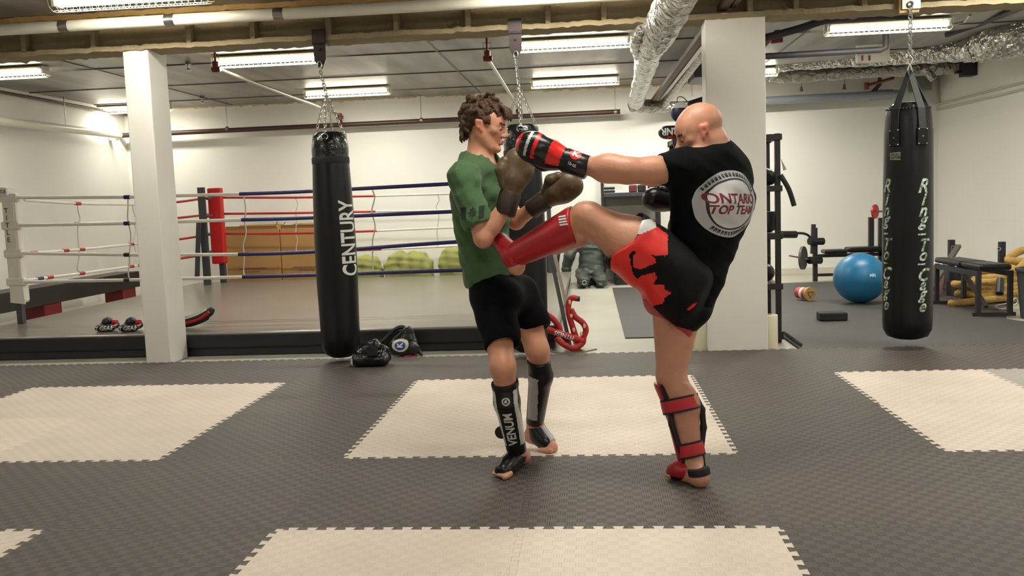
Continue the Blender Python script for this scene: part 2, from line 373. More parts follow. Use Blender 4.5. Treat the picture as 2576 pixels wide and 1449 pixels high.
for px in (1741, 1770):
    p = P(px, 242, 9.2); MB().tube([p, Vector((p.x, p.y, CEIL))], .006, 6).build('hanger_rod', m_galv, t)
# right-hand ducts
t = thing('foil_duct', 'large silver foil duct running along the ceiling to the right wall', 'duct', P(2200, 150, 7))
duct(MB(), [P(1950, 158, 8.4), P(2050, 148, 8.3), P(2200, 138, 8.0), P(2400, 125, 7.2), P(2470, 118, 6.6)], [.13, .14, .15, .15, .17], k=14).build('duct_run', m_duct, t, smooth=60)
duct(MB(), [P(2470, 110, 6.6), P(2530, 95, 6.2), P(2640, 60, 5.9), P(2800, 20, 5.8)], [.17, .24, .26, .26], k=12).build('elbow', m_duct, t, smooth=60)
t = thing('foil_duct', 'lower grey foil-wrapped duct hugging the back wall behind the hanging bag', 'duct', P(2200, 190, 9))
duct(MB(), [P(1935, 190, 8.8), P(1990, 192, 8.9), P(2200, 180, 8.9), P(2320, 172, 8.9), P(2430, 165, 8.8)], [.09, .1, .09, .11, .1], k=14).build('duct_run', m_duct2, t, smooth=60)
duct(MB(), [P(2325, 172, 8.75), P(2350, 200, 8.7)], [.06, .05], k=6).build('side_branch', m_duct2, t, smooth=60)
t = thing('waste_pipe', 'blue-grey plastic pipe along the back wall right of the wide pillar', 'pipe', P(2100, 245, 9.7))
MB().tube([P(1880, 256, 9.55), P(2260, 236, 9.55)], .06, 20).build('pipe', mat('grey_plastic_pipe', (140, 144, 152), .3), t, smooth=True)
MB().tube([P(2190, 240, 9.7), P(2245, 237, 9.7)], .075, 20).build('coupling', mat('grey_plastic_pipe', (140, 144, 152), .3), t, smooth=True)
MB().tube([P(2195, 232, 9.62), P(2213, 212, 9.6), P(2213, 190, 9.6)], .03, 12).build('riser', m_dkgrey, t, smooth=True)
for px, py in ((2016, 225), (2124, 220)):
    p = P(px, py, 9.7); MB().tube([p, Vector((p.x, p.y, CEIL))], .005, 6).build('hanger_rod', m_galv, t); MB().tube([p+Vector((0, 0, -.03)), p+Vector((0, 0, .05))], [.03, .012], 10).build('clamp', m_galv, t)
t = thing('bundled_pipes', 'black pipes sweeping from the wide pillar up towards the right light', 'pipe', P(2000, 100, 6))
MB().tube(smoothpath([P(1890, 105, 4.2), P(2000, 75, 4.2), P(2110, 45, 4.0), P(2300, 38, 3.6)]), .035, 12).build('curved_pipe', m_dkgrey, t, smooth=True)
MB().tube([P(1890, 144, 6.0), P(2215, 125, 6.0), P(2228, 120, 6.0), P(2228, 85, 6.0)], .035, 12).build('elbow_pipe', m_dkgrey, t, smooth=True)
MB().tube([P(1890, 118, 7), P(2010, 108, 7)], .04, 12).build('short_pipe', m_dkgrey, t, smooth=True)
for px in (2016, 1997):
    p = P(px, 110, 7); MB().tube([p, Vector((p.x, p.y, CEIL))], .006, 6).build('hanger_rod', m_galv, t)
p = P(1955, 102, 4.9); t = thing('sprinkler_branch', 'red sprinkler fitting just right of the wide pillar top', 'pipe', p)
m = MB(); m.tube([p, p+Vector((0, 0, .1))], .032, 12); m.tube([p+Vector((-.06, 0, 0)), p+Vector((.05, 0, .01))], .03, 12); m.build('fitting', m_red, t, smooth=True)
MB().tube([p+Vector((-.03, 0, .05)), p+Vector((-.25, 1.2, -.2))], .02, 10).build('pipe', m_red, t, smooth=True)
q = P(2215, 205, 9.2); t = thing('sprinkler_branch', 'red valve and pipe under the foil duct behind the hanging bag', 'pipe', q)
MB().tube([P(2185, 214, 9.3), P(2250, 196, 9.2)], .022, 10).build('pipe', m_red, t, smooth=True); MB().tube([P(2180, 208, 9.3), P(2180, 225, 9.3)], .035, 10).build('fitting', m_red, t, smooth=True)
q = P(2195, 110, 7.5); t = thing('junction_box', 'white metal electrical box below the right-hand light', 'box', q)
MB().bb(P(2157, 158, 6.9), P(2232, 95, 7.0)).build('enclosure', mat('white_enamel', (225, 224, 215), .4), t, bevel=.01)
for px in (2168, 2186): MB().bb(P(px, 152, 6.88), P(px+2, 140, 6.91)).build('label_strip', m_red, t)
q = P(2316, 200, 9.5); t = thing('junction_box', 'grey metal cabinet on the back wall behind the bag straps', 'box', q)
MB().bb(P(2300, 228, 9.55), P(2330, 185, 9.8)).build('cabinet', mat('dull_grey_metal', (128, 128, 118), .5), t, bevel=.008)
t = thing('bracket_plate', 'dark square bracket high on the right wall corner', 'bracket', P(2440, 175, 8.6))
MB().bb(P(2427, 190, 8.5), P(2446, 155, 8.7)).build('plate', m_blk, t, bevel=.004); MB().bb(P(2408, 184, 8.6), P(2424, 178, 8.7)).build('lug', m_blk, t)
m_cond = mat('painted_conduit', (205, 199, 188), .5)
t = thing('wall_conduit', 'pair of thin painted conduits bending along the right wall', 'conduit', PX(2450, 260, XR-.03))
MB().tube(smoothpath([PX(2349, 190, XR-.03), PX(2350, 260, XR-.03), PX(2352, 272, XR-.03), PX(2362, 275, XR-.03), PX(2600, 218, XR-.03)], 4), .013, 8).build('lower_conduit', m_cond, t, smooth=True)
MB().tube(smoothpath([PX(2358, 190, XR-.03), PX(2360, 245, XR-.03), PX(2364, 258, XR-.03), PX(2372, 259, XR-.03), PX(2600, 200, XR-.03)], 4), .013, 8).build('upper_conduit', m_cond, t, smooth=True)
t = thing('ceiling_conduit', 'black cable tray and thin conduit rising at the right ceiling', 'conduit', P(2450, 60, 5.5))
MB().tube([P(2395, 62, 5.3), P(2425, 55, 5.3), P(2440, 38, 5.0)], .012, 8).build('thin_conduit', m_steel, t, smooth=True)
MB().tube([P(2380, 88, 6.3), P(2460, 62, 6.0), P(2580, 15, 4.6)], .03, 10).build('tray', m_dkgrey, t, smooth=True)
MB().tube([P(2440, 60, 6.1), P(2465, 50, 5.8), P(2530, 28, 5.2)], .012, 8).build('bent_conduit', m_steel, t, smooth=True)

# ---------------------------------------------------------------- light fixtures
m_hous = mat('fixture_enamel', (225, 222, 210), .4); m_wire = mat('guard_wire', (225, 215, 180), .35, metal=.3)
m_lamp = mat('fluorescent_tube', (255, 255, 255), .5, emit=((255, 244, 222), 24.0))
MATS['fluorescent_tube'].cycles.emission_sampling = 'NONE'
fx = thing('light_fixture', 'x', 'light', (0, 0, CEIL), 'caged fluorescent lights')
MB().bb((-.61, -.07, -.05), (.61, .07, 0)).build('housing', m_hous, fx, bevel=.006, loc=(0, 0, 0)).location = (0, 0, 0)
for c in list(fx.children): c.data.transform(Matrix.Translation((0, 0, CEIL)))
b = MB()
b.bb((-.61, -.07, CEIL-.05), (.61, .07, CEIL-.01))
bpy.data.objects.remove(list(fx.children)[0])
b.prism([(-.60, -.07, CEIL-.05), (-.60, -.10, CEIL-.03), (-.60, -.10, CEIL-.025), (-.60, -.07, CEIL-.04)], (1.2, 0, 0)); b.prism([(-.60, .07, CEIL-.05), (-.60, .10, CEIL-.03), (-.60, .10, CEIL-.025), (-.60, .07, CEIL-.04)], (1.2, 0, 0))
b.build('housing', m_hous, fx, bevel=.004)
for s in (-1, 1):
    MB().tube([(-.585, s*.035, CEIL-.075), (.585, s*.035, CEIL-.075)], .0165, 12).build('tube_lamp', m_lamp, fx, smooth=True)
    b = MB(); b.bb((s*.61, -.06, CEIL-.095), (s*.588, .06, CEIL-.04)); b.build('end_cap', m_hous, fx)
b = MB(); sec = [(-.10, -.03), (-.075, -.105), (-.03, -.13), (.03, -.13), (.075, -.105), (.10, -.03)]
for i in range(25):
    x = -.62+1.24*i/24; b.tube([(x, y, CEIL+z) for y, z in sec], .0016, 4)
for y, z in sec: b.tube([(-.62, y, CEIL+z), (.62, y, CEIL+z)], .0019, 4)
b.build('wire_guard', m_wire, fx)
FIX = [(140, 525, 22, 2.32, 'caged fluorescent light overhead at upper left, nearest the camera'),
       (548, 805, 158, 5.35, 'caged fluorescent light behind the left bag hanger'),
       (-140, 115, 195, 5.35, 'caged fluorescent light cut by the left picture edge'),
       (770, 978, 240, 8.4, 'caged fluorescent light near the back wall, chains crossing it'),
       (1303, 1573, 122, 5.35, 'caged fluorescent light above the bald man arm, beside the foil duct'),
       (1340, 1553, 213, 8.5, 'smaller-looking caged light near the back wall, left of the foil duct'),
       (2080, 2385, 80, 5.3, 'caged fluorescent light above the long bag at right'),
       (236, 428, 262, 9.15, 'caged fluorescent light half hidden behind the narrow pillar')]
fl = [(P((a+b_)/2, py, Y).x, Y, lab) for a, b_, py, Y, lab in FIX]
fl += [(P(1840, 185, 8.4).x, 8.4, 'caged fluorescent light hidden behind the wide pillar')]
fl += [(1.12, 2.32, 'caged light out of frame above the man, lighting the white pipe')]
first = True
for x in (-3.4, 1.4, 4.9):
    for y in (-.8, -4.2): fl.append((x, y, 'caged fluorescent light over the mats behind the camera'))
fl.append((4.6, 2.32, 'caged light out of frame above the right mats'))
for x, y, lab in fl:
    o = fx if first else copy_tree(fx); first = False
    o.location = (x, y, CEIL); o['label'] = lab
    ld = bpy.data.lights.new('lamp', 'AREA'); ld.shape = 'RECTANGLE'; ld.size = 1.15; ld.size_y = .12
    ld.energy = LAMP_W*(.4 if abs(x-1.12) < .01 else .2 if x < -4.3 and y > 5 else 3.2 if 2.4 < x < 4 and y > 8 else 2.5 if y > 0 and x > 3.5 else .74 if y < 0 else 1.8 if y > 5 else 1.15); ld.color = (1.0, .98, .88)
    lo = bpy.data.objects.new('lamp_light', ld); C.objects.link(lo); lo.location = (0, 0, -.098); lo.parent = o
# ================================================================ FLOOR MATS
def mat_tile_mat(name, c1, c2, rough):
    m = mat(name, c1, rough); nt = m.node_tree; N = nt.nodes; L = nt.links; b = N['Principled BSDF']
    tc = N.new('ShaderNodeTexCoord'); ch = N.new('ShaderNodeTexChecker'); ch.inputs['Scale'].default_value = 25
    mp = N.new('ShaderNodeMapping'); mp.inputs['Scale'].default_value = (1, 1, 0); mp.inputs['Location'].default_value = (.003, .003, .01)
    L.new(tc.outputs['Object'], mp.inputs['Vector']); L.new(mp.outputs['Vector'], ch.inputs['Vector'])
    ch.inputs['Color1'].default_value = (*lin(c1), 1); ch.inputs['Color2'].default_value = (*lin(c2), 1)  # darker tone paints in the shading of the embossed squares
    nz = N.new('ShaderNodeTexNoise'); nz.inputs['Scale'].default_value = 2.5; nz.inputs['Detail'].default_value = 5
    L.new(tc.outputs['Object'], nz.inputs['Vector'])
    oi = N.new('ShaderNodeObjectInfo'); rn = N.new('ShaderNodeMapRange'); rn.inputs['To Min'].default_value = .93; rn.inputs['To Max'].default_value = 1.05
    L.new(oi.outputs['Random'], rn.inputs['Value'])
    r = N.new('ShaderNodeMapRange'); r.inputs['From Min'].default_value = .3; r.inputs['From Max'].default_value = .7; r.inputs['To Min'].default_value = .93; r.inputs['To Max'].default_value = 1.06
    L.new(nz.outputs['Fac'], r.inputs['Value']); mu = N.new('ShaderNodeMath'); mu.operation = 'MULTIPLY'
    L.new(r.outputs[0], mu.inputs[0]); L.new(rn.outputs[0], mu.inputs[1])
    sc = N.new('ShaderNodeVectorMath'); sc.operation = 'SCALE'; L.new(ch.outputs['Color'], sc.inputs[0]); L.new(mu.outputs[0], sc.inputs['Scale'])
    L.new(sc.outputs['Vector'], b.inputs['Base Color'])
    sp = N.new('ShaderNodeSeparateXYZ'); L.new(tc.outputs['Object'], sp.inputs[0]); outs = []
    for ax in ('X', 'Y'):
        k = N.new('ShaderNodeMath'); k.operation = 'MULTIPLY'; k.inputs[1].default_value = 2*PI/.01; L.new(sp.outputs[ax], k.inputs[0])
        s_ = N.new('ShaderNodeMath'); s_.operation = 'SINE'; L.new(k.outputs[0], s_.inputs[0]); outs.append(s_.outputs[0])
    mx = N.new('ShaderNodeMix'); mx.data_type = 'FLOAT'; L.new(ch.outputs['Fac'], mx.inputs[0]); L.new(outs[0], mx.inputs[2]); L.new(outs[1], mx.inputs[3])
    b.inputs['Specular IOR Level'].default_value = .35; bu = N.new('ShaderNodeBump'); bu.inputs['Strength'].default_value = .55; bu.inputs['Distance'].default_value = .0009
    L.new(mx.outputs[0], bu.inputs['Height']); L.new(bu.outputs['Normal'], b.inputs['Normal']); return m
m_md = mat_tile_mat('dark_foam_mat', (91, 83, 77), (72, 66, 61), .56)
m_mw = mat_tile_mat('cream_foam_mat', (229, 215, 200), (223, 209, 194), .55)
m_mg = mat_tile_mat('light_grey_foam_mat', (170, 165, 155), (165, 160, 151), .55)
def tooth_edge():
    """one metre of puzzle edge from 0 to 1: list of (t, h)"""
    A = .0135; n = 12; p = .94/n; out = [(0, 0), (.03, 0), (.03, -A)]
    for i in range(n):
        t = .03+i*p
        for a, h in ((.30, -A), (.21, A), (.79, A), (.70, -A)): out.append((t+a*p, h))
    return out+[(.97, -A), (.97, 0)]
def tile_mesh(m):
    E_ = tooth_edge(); g = .0007
    pts = [(t, h) for t, h in E_]+[(1+h, t) for t, h in E_]+[(t, 1+h) for t, h in [(1, 0)]+E_[:0:-1]]+[(h, t) for t, h in [(0, 1)]+[(h2, t2) for t2, h2 in []]]
    pts = [(t, h) for t, h in E_]+[(1.0-h, t) for t, h in E_]
    pts += [(t, 1+h) for t, h in ([(1.0, 0.0)]+list(reversed(E_[1:])))]
    pts += [(-h, t) for t, h in ([(1.0, 0.0)]+list(reversed(E_[1:])))]
    q = []; n = len(pts)
    for i in range(n):
        a, b_, c = pts[i-1], pts[i], pts[(i+1) % n]
        d1 = Vector((b_[0]-a[0], b_[1]-a[1])); d2 = Vector((c[0]-b_[0], c[1]-b_[1]))
        if d1.length < 1e-6: continue
        if d2.length < 1e-6: d2 = Vector((pts[(i+2) % n][0]-b_[0], pts[(i+2) % n][1]-b_[1]))
        nn = (Vector((-d1.y, d1.x)).normalized()+Vector((-d2.y, d2.x)).normalized())
        if nn.length > 1e-4: nn.normalize()
        q.append((b_[0]+nn.x*g-.5, b_[1]+nn.y*g-.5))
    me = bpy.data.meshes.new('mat_tile'); k = len(q)
    me.from_pydata([(x, y, FL) for x, y in q]+[(x, y, 0) for x, y in q], [], [tuple(range(k))[::-1], tuple(range(k, 2*k))]+[(i, (i+1) % k, k+(i+1) % k, k+i) for i in range(k)])
    me.materials.append(m); me.update(); return me
TM = {'d': tile_mesh(m_md), 'w': tile_mesh(m_mw), 'g': tile_mesh(m_mg)}
colname = {-5: 'far left', -4: 'left of left cream block', -3: 'left half of left cream block', -2: 'right half of left cream block', -1: 'gap left of middle cream block',
           0: 'left column of middle cream block', 1: 'right column of middle cream block', 2: 'gap right of middle cream block', 3: 'column of right cream block', 4: 'right of right cream block', 5: 'far right'}
rowname = {2: 'row by bare concrete', 1: 'second row from back', 0: 'third row from back', -1: 'row below fighters', -2: 'nearest visible row', -3: 'row at camera', -4: 'row behind camera'}
for i in range(-5, 7):
    for j in range(-4, 3):
        vis = 0
        for a in range(9):
            for c in range(9):
                p = proj((i+a/8, j+c/8, 0)); vis |= bool(p and 0 < p[0] < 2576 and 0 < p[1] < 1449)
        k = 'd'
        if j in (0, 1, -2, -3) and i in (-3, -2, 0, 1, 3): k = 'w'
        if j in (1, 0) and i == 4: k = 'g'
        if not vis and j > -4 and i > 5: continue
        if i > XR-1.2 or i < XL: continue
        o = bpy.data.objects.new('foam_mat_tile', TM[k]); C.objects.link(o); o.location = (i+.5, j+.5, 0)
        c = {'d': 'dark grey', 'w': 'cream', 'g': 'light grey'}[k]
        tag(o, '%s puzzle mat, %s, %s' % (c, colname.get(i, 'beyond far right'), rowname[j]), 'floor mat', 'interlocking foam floor mats')
# rubber floor of the weights corner
m_rub = mat('rubber_flooring', (68, 65, 63), .6, vary=(3, .08), bump=(80, .3))
b = MB()
pr = [(2.99+.03*(k % 2), 3.005+k*.028) for k in range(30)]
poly = [(x, y, 0) for x, y in [(3.02, 3.012)]+pr[1:]+[(2.9, 3.9), (2.7, 3.95), (2.7, 8.47), (5.9, 8.47), (5.9, 5.9), (5.25, 4.45), (5.6, 3.6), (6.0, 3.012)]]
me = MB().prism([(x, y, FL) for x, y, z in poly], (0, 0, .014))
tag(me.build('rubber_floor_mat', m_rub), 'black rubber flooring under the weights and blue ball', 'floor mat')
tag(MB().bb((1.6, 3.85, FL), (2.9, 8.5, FL+.012)).build('rubber_floor_mat', m_rub, bevel=.003), 'black rubber mat strip on the concrete left of the wide pillar', 'floor mat')
# ================================================================ HANGING BAGS
def link(b, c, d, side, L_=.034, W=.011, r=.0032):
    c = Vector(c); d = Vector(d).normalized(); s = Vector(side).normalized(); pts = []
    h = L_/2-W
    for k in range(6): a = -PI/2+PI*k/5; pts.append(c+d*(h+W*math.cos(a))+s*W*math.sin(a))
    for k in range(6): a = PI/2+PI*k/5; pts.append(c+d*(-h+W*math.cos(a))+s*W*math.sin(a))
    b.tube(pts, r, 5, closed=True)
def chain(name, a, b_, parent, m, L_=.034, W=.011, r=.0032):
    a = Vector(a); b_ = Vector(b_); d = (b_-a); n = max(2, round(d.length/(L_*.74))); u, w = frame(d); mb = MB()
    for i in range(n): link(mb, a+d*((i+.5)/n), d, (u+w) if i % 2 else (u-w), L_, W, r)
    return mb.build(name, m, parent, smooth=True)
m_vinyl = mat('black_vinyl', (15, 14, 16), .36, bump=(4, .25), spec=.35)
m_vinyl2 = mat('black_vinyl_crumpled', (15, 15, 17), .24, bump=(22, 1.0), coat=.2)
m_strap = mat('black_webbing', (24, 24, 27), .75, bump=(150, .3)); m_whiteprint = mat('white_print', (222, 222, 218), .5)
def heavy_bag(label, px, Y, ztop, zbot, r, hook_px):
    top = P(px, 335, Y); x = top.x; t = thing('heavy_bag', label, 'punching bag', (x, Y, zbot), 'heavy bags hanging from the beam')
    H = ztop-zbot
    body = MB().lathe((x, Y, zbot), [(.001, 0), (r*.55, .012), (r*.88, .045), (r*1.03, .10), (r*1.06, .18), (r*1.13, H*.36), (r*1.12, H*.55), (r*1.05, H*.75), (r*.99, H-.25)], 48).build('bag_body', m_vinyl, t, smooth=60)
    MB().lathe((x, Y, zbot+H-.255), [(r*1.0, 0), (r*1.015, .01), (r*1.015, .045), (r*.99, .055)], 48).build('seam_band', m_strap, t, smooth=True)
    MB().lathe((x, Y, zbot+H-.2), [(r*.985, 0), (r*1.0, .05), (r*.97, .12), (r*.86, .175), (r*.7, .2), (r*.66, .19), (.01, .185)], 48).build('top_collar', m_vinyl2, t, smooth=True)
    MB().cyl((x, Y, zbot+H-.02), (x, Y, zbot+H+.008), r*.62, r*.55, 24).build('filler_cap', mat('grey_nylon', (92, 88, 84), .6), t, smooth=True)
    hp = P(hook_px[0], hook_px[1], 3.0); hz = 2.52; hx = hp.x
    top2 = Vector((x-.01, Y+.01, ztop+.32))
    bk = MB(); bk.bb((hx-.055, 2.965, 2.64), (hx+.055, 2.985, 2.76)); bk.bb((hx-.055, 2.965, 2.64), (hx+.055, 3.1, 2.66))
    bk.prism([(hx-.05, 2.975, 2.66), (hx+.05, 2.975, 2.66), (hx+.05, 2.975, 2.52), (hx+.015, 2.975, 2.44), (hx-.015, 2.975, 2.44), (hx-.05, 2.975, 2.52)], (0, .012, 0))
    bk.cyl((hx, 2.96, 2.60), (hx, 3.0, 2.60), .012, n=10); bk.build('beam_clamp', mat('dark_plum_steel', (52, 38, 40), .45, metal=.3), t)
    MB().tube([Vector((hx+.018*math.cos(a), 2.96, 2.47+.028*math.sin(a))) for a in [2*PI*k/12 for k in range(12)]], .006, 6, closed=True).build('shackle', m_steel, t, smooth=True)
    chain('chain', (hx, 2.95, 2.445), top2, t, m_steel, .04, .012, .0042)
    for k, a in enumerate((-PI/2-.0, 0.1, PI/2, PI-.1)):
        q = Vector((x+r*.82*math.cos(a), Y+r*.82*math.sin(a), zbot+H-.02)); chain('chain', top2, q, t, m_steel, .032, .0095, .0032)
        q.z -= .02; q.x += .01*math.cos(a); q.y += .012*math.sin(a)
        MB().tube([q+Vector((-math.sin(a)*.026*math.cos(b2), math.cos(a)*.026*math.cos(b2), .026*math.sin(b2))) for b2 in [2*PI*i/16 for i in range(16)]], .0042, 6, closed=True).build('ring', m_steel, t, smooth=True)
    return t, body, x
t, body, x = heavy_bag('black vinyl bag printed CENTURY hanging in front of the ring', 828, 2.88, 1.905, .028, .152, (806, 130))
a = math.radians(62); n = Vector((math.sin(a), -math.cos(a), 0)); left = Vector((-math.cos(a), -math.sin(a), 0))
surf_print('lettering', text_mesh('CENTURY', .215, .004, .64, maxedge=.03), m_whiteprint, t, body, (x, 2.88, 1.035), (0, 0, 1), left)
t, body, x = heavy_bag('black bag without print hanging behind the green-shirted person', 1312, 2.88, 1.90, .035, .150, (1297, 105))
# long thai bag
Y = 2.95; x = P(2284, 500, Y).x; zb = .07; zt = 1.93; r = .19
t = thing('long_heavy_bag', 'long black bag lettered down its side, hanging on webbing straps at right', 'punching bag', (x, Y, zb))
body = MB().lathe((x, Y, zb), [(.01, 0), (.10, .008), (.155, .03), (.182, .08), (.187, .16), (.190, .5), (.188, .9), (.184, 1.3), (.180, 1.62), (.172, 1.74), (.165, 1.80), (.152, 1.84)], 56).build('bag_body', m_vinyl, t, smooth=60)
MB().lathe((x, Y, zb+1.82), [(.160, 0), (.152, .012), (.135, .03), (.115, .05), (.08, .055), (.01, .045)], 48).build('top_collar', m_vinyl2, t, smooth=True)
b = MB()
for k in range(44):
    a = 2*PI*k/44; b.ball((x+.158*math.cos(a), Y+.158*math.sin(a), zb+1.825+.004*math.sin(a*7)), .009, 6, 4)
b.build('lacing', mat('glossy_lacing', (40, 38, 40), .2), t, smooth=True)
apex = Vector((x+.008, Y, 2.19))
for a in (-2.45, -1.35, .3, 1.9):
    e = Vector((x+.166*math.cos(a), Y+.166*math.sin(a), zb+1.82)); e2 = Vector((x+.188*math.cos(a), Y+.188*math.sin(a), zb+1.66))
    tn = Vector((-math.sin(a), math.cos(a), 0)); nn = Vector((math.cos(a), math.sin(a), 0)); ap = apex+tn*.0
    pts = [(ap, .022), (e+nn*.006, .03), (e2+nn*.004, .03)]; mb = MB(); vs = []
    for p, w_ in pts: vs += [p-tn*w_-nn*.004, p+tn*w_-nn*.004, p+tn*w_+nn*.004, p-tn*w_+nn*.004]
    mb.add(vs, [(i*4+j, i*4+(j+1) % 4, i*4+4+(j+1) % 4, i*4+4+j) for i in range(2) for j in range(4)]+[(3, 2, 1, 0), (8, 9, 10, 11)]); st = mb.build('strap', m_strap, t)
    c = Vector((x+.19*math.cos(a), Y+.19*math.sin(a), zb+1.60)); mb = MB(); rt = Matrix.Rotation(a, 3, 'Z'); mb.box(c, (.012, .085, .13), rt)
    pt = mb.build('strap_patch', m_vinyl, t, bevel=.003); mb = MB()
    for i, j in ((-1, -1), (1, -1), (1, 1), (-1, 1), (0, 0)): mb.ball(c+nn*.007+tn*i*.033+Vector((0, 0, j*.055)), .006, 8, 5)
    mb.build('rivet', m_steel, pt, smooth=True)
hx = P(2283, 40, 2.97).x
MB().bb((hx-.075, 2.93, 2.63), (hx+.075, 3.0, 2.74)).build('timber_block', mat('pale_timber', (170, 146, 98), .7, vary=(9, .2)), t, bevel=.004)
MB().bb((hx-.06, 2.915, 2.655), (hx+.08, 2.93, 2.73)).build('beam_clamp', m_galv, t, bevel=.003)
MB().tube([Vector((hx+.02*math.cos(a), 2.905, 2.69+.02*math.sin(a))) for a in [2*PI*k/12 for k in range(12)]], .006, 6, closed=True).build('shackle', m_steel, t, smooth=True)
chain('chain', (hx, 2.905, 2.675), (x+.008, Y, 2.29), t, m_steel, .045, .014, .0045)
mb = MB(); mb.tube([apex+Vector(v) for v in ((-.02, 0, -.01), (-.004, 0, .05), (-.022, 0, .09), (0, 0, .12), (.022, 0, .09), (.004, 0, .05), (.02, 0, -.01))], .005, 8)
mb.build('carabiner', m_steel, t, smooth=True)
def paint_letters():
    m = mat('brushed_green_paint', (150, 190, 150), .5); nt = m.node_tree; N = nt.nodes; L = nt.links
    tc = N.new('ShaderNodeTexCoord'); nz = N.new('ShaderNodeTexNoise'); nz.inputs['Scale'].default_value = 38; L.new(tc.outputs['Object'], nz.inputs['Vector'])
    r_ = N.new('ShaderNodeValToRGB'); r_.color_ramp.elements[0].position = .4; r_.color_ramp.elements[1].position = .6
    r_.color_ramp.elements[0].color = (*lin((84, 112, 84)), 1); r_.color_ramp.elements[1].color = (*lin((210, 222, 208)), 1)
    L.new(nz.outputs['Fac'], r_.inputs['Fac']); L.new(r_.outputs['Color'], N['Principled BSDF'].inputs['Base Color']); return m
m_green = paint_letters()
for ang, pxc in ((15, 2317), (-76, 2236)):
    a = math.radians(ang); n = Vector((math.sin(a), -math.cos(a), 0)); ru = Vector((math.cos(a), math.sin(a), 0)); vs = []; fs = []
    for ch, py, s_ in (('R', 467, .15), ('i', 502, .14), ('n', 533, .14), ('g', 562, .14), ('_', 589, .12), ('T', 616, .135), ('o', 645, .13), ('_', 664, .12), ('C', 690, .14), ('a', 719, .13), ('g', 746, .13), ('e', 773, .13)):
        tm = text_mesh(ch, s_, .0035, .95, .35, .03); z = P(pxc, py, Y-.15).z; o_ = len(vs); ym = (min(q[1] for q in tm[0])+max(q[1] for q in tm[0]))/2
        vs += [(px_, py_-ym+z) for px_, py_ in tm[0]]; fs += [tuple(i+o_ for i in f) for f in tm[1]]
    surf_print('lettering', (vs, fs), m_green, t, body, (x, Y, 0), ru, (0, 0, 1))
a = math.radians(-50); ru = Vector((math.cos(a), math.sin(a), 0)); z = P(2253, 392, Y-.15).z
tg = surf_print('brand_tag', shape_mesh([(-.045, -.028), (.045, -.034), (.045, .03), (-.045, .026)], .02), mat('grey_tag', (150, 152, 140), .6), t, body, (x, Y, z), ru, (0, 0, 1), .003)
for s_, dz in (('RITUAL', .009), ('CUSTOM', -.014)): surf_print('lettering', text_mesh(s_, .026, .0006, .85, maxedge=.02), m_blk, tg, body, (x, Y, z+dz), ru, (0, 0, 1), .005)

# ================================================================ BOXING RING
RX0, RX1, RY0, RY1, RZ = -4.82, PZ(1437, 682, .2).x, 3.36, 9.05, .2
m_canvas = mat('ring_vinyl', (124, 118, 108), .28, vary=(.9, .07), bump=(2.2, .12)); m_skirt = mat('ring_skirt', (30, 29, 31), .5, bump=(3, .3), vary=(2, .1))
ring = thing('boxing_ring', 'low boxing ring with grey vinyl floor and white, blue and red ropes', 'boxing ring', ((RX0+RX1)/2, 6.2, FL))
MB().bb((RX0, RY0, .14), (RX1, RY1, RZ)).build('canvas', m_canvas, ring, bevel=.02)
b = MB(); b.bb((RX0+.01, RY0+.004, .055), (RX1-.01, RY1-.01, .145)); b.build('skirt', m_skirt, ring, bevel=.01)
MB().bb((RX0+.03, RY0+.035, FL), (RX1-.03, RY1-.03, .06)).build('base_frame', mat('ring_base', (44, 44, 46), .55, vary=(3, .15)), ring, bevel=.01)
MB().bb((RX0, RY0-.006, .06), (RX1, RY0+.02, .186)).build('front_padding', m_skirt, ring, bevel=.012)
m_rw = mat('white_rope', (226, 220, 208), .45, bump=(60, .1)); m_rb = mat('blue_rope', (28, 30, 92), .4, bump=(60, .2)); m_rr = mat('red_rope', (178, 38, 36), .45); m_tie = mat('grey_white_tie', (196, 188, 176), .7)
m_postw = mat('white_pad_vinyl', (218, 212, 202), .45, bump=(5, .3)); m_postr = mat('red_pad_vinyl', (196, 24, 26), .45)
FYR = 4.35; BYR = 8.9; LXR = -4.64
FL_ = [[(50, 497), (320, 496), (460, 492), (603, 488)], [(50, 567), (320, 562), (470, 557), (608, 553)], [(50, 637), (330, 641), (450, 641), (600, 640)], [(58, 710), (340, 704), (455, 701), (610, 697)]]
FB_ = [[(603, 488), (780, 481), (1125, 463), (1285, 455)], [(608, 553), (780, 548), (1125, 533), (1285, 526)], [(600, 640), (780, 634), (1125, 610), (1285, 602)], [(610, 697), (780, 692), (1125, 681), (1285, 676)]]
BR_ = [[(553, 497), (740, 497), (945, 493)], [(553, 538), (740, 536), (945, 532)], [(553, 588), (740, 587), (948, 581)], [(553, 638), (740, 636), (960, 627)]]
BW_ = [[(945, 493), (1125, 488), (1340, 482)], [(945, 532), (1125, 529), (1340, 524)], [(948, 581), (1125, 573), (1340, 566)], [(960, 627), (1125, 620), (1340, 610)]]
LW_ = [[(62, 503), (195, 512), (345, 515)], [(60, 568), (200, 563), (345, 556)], [(62, 638), (210, 627), (345, 613)], [(66, 705), (210, 687), (345, 668)]]
LR_ = [[(345, 515), (450, 508), (520, 498), (545, 498)], [(345, 556), (450, 548), (520, 540), (545, 539)], [(345, 613), (450, 602), (530, 590), (545, 590)], [(345, 668), (450, 651), (520, 640), (545, 638)]]
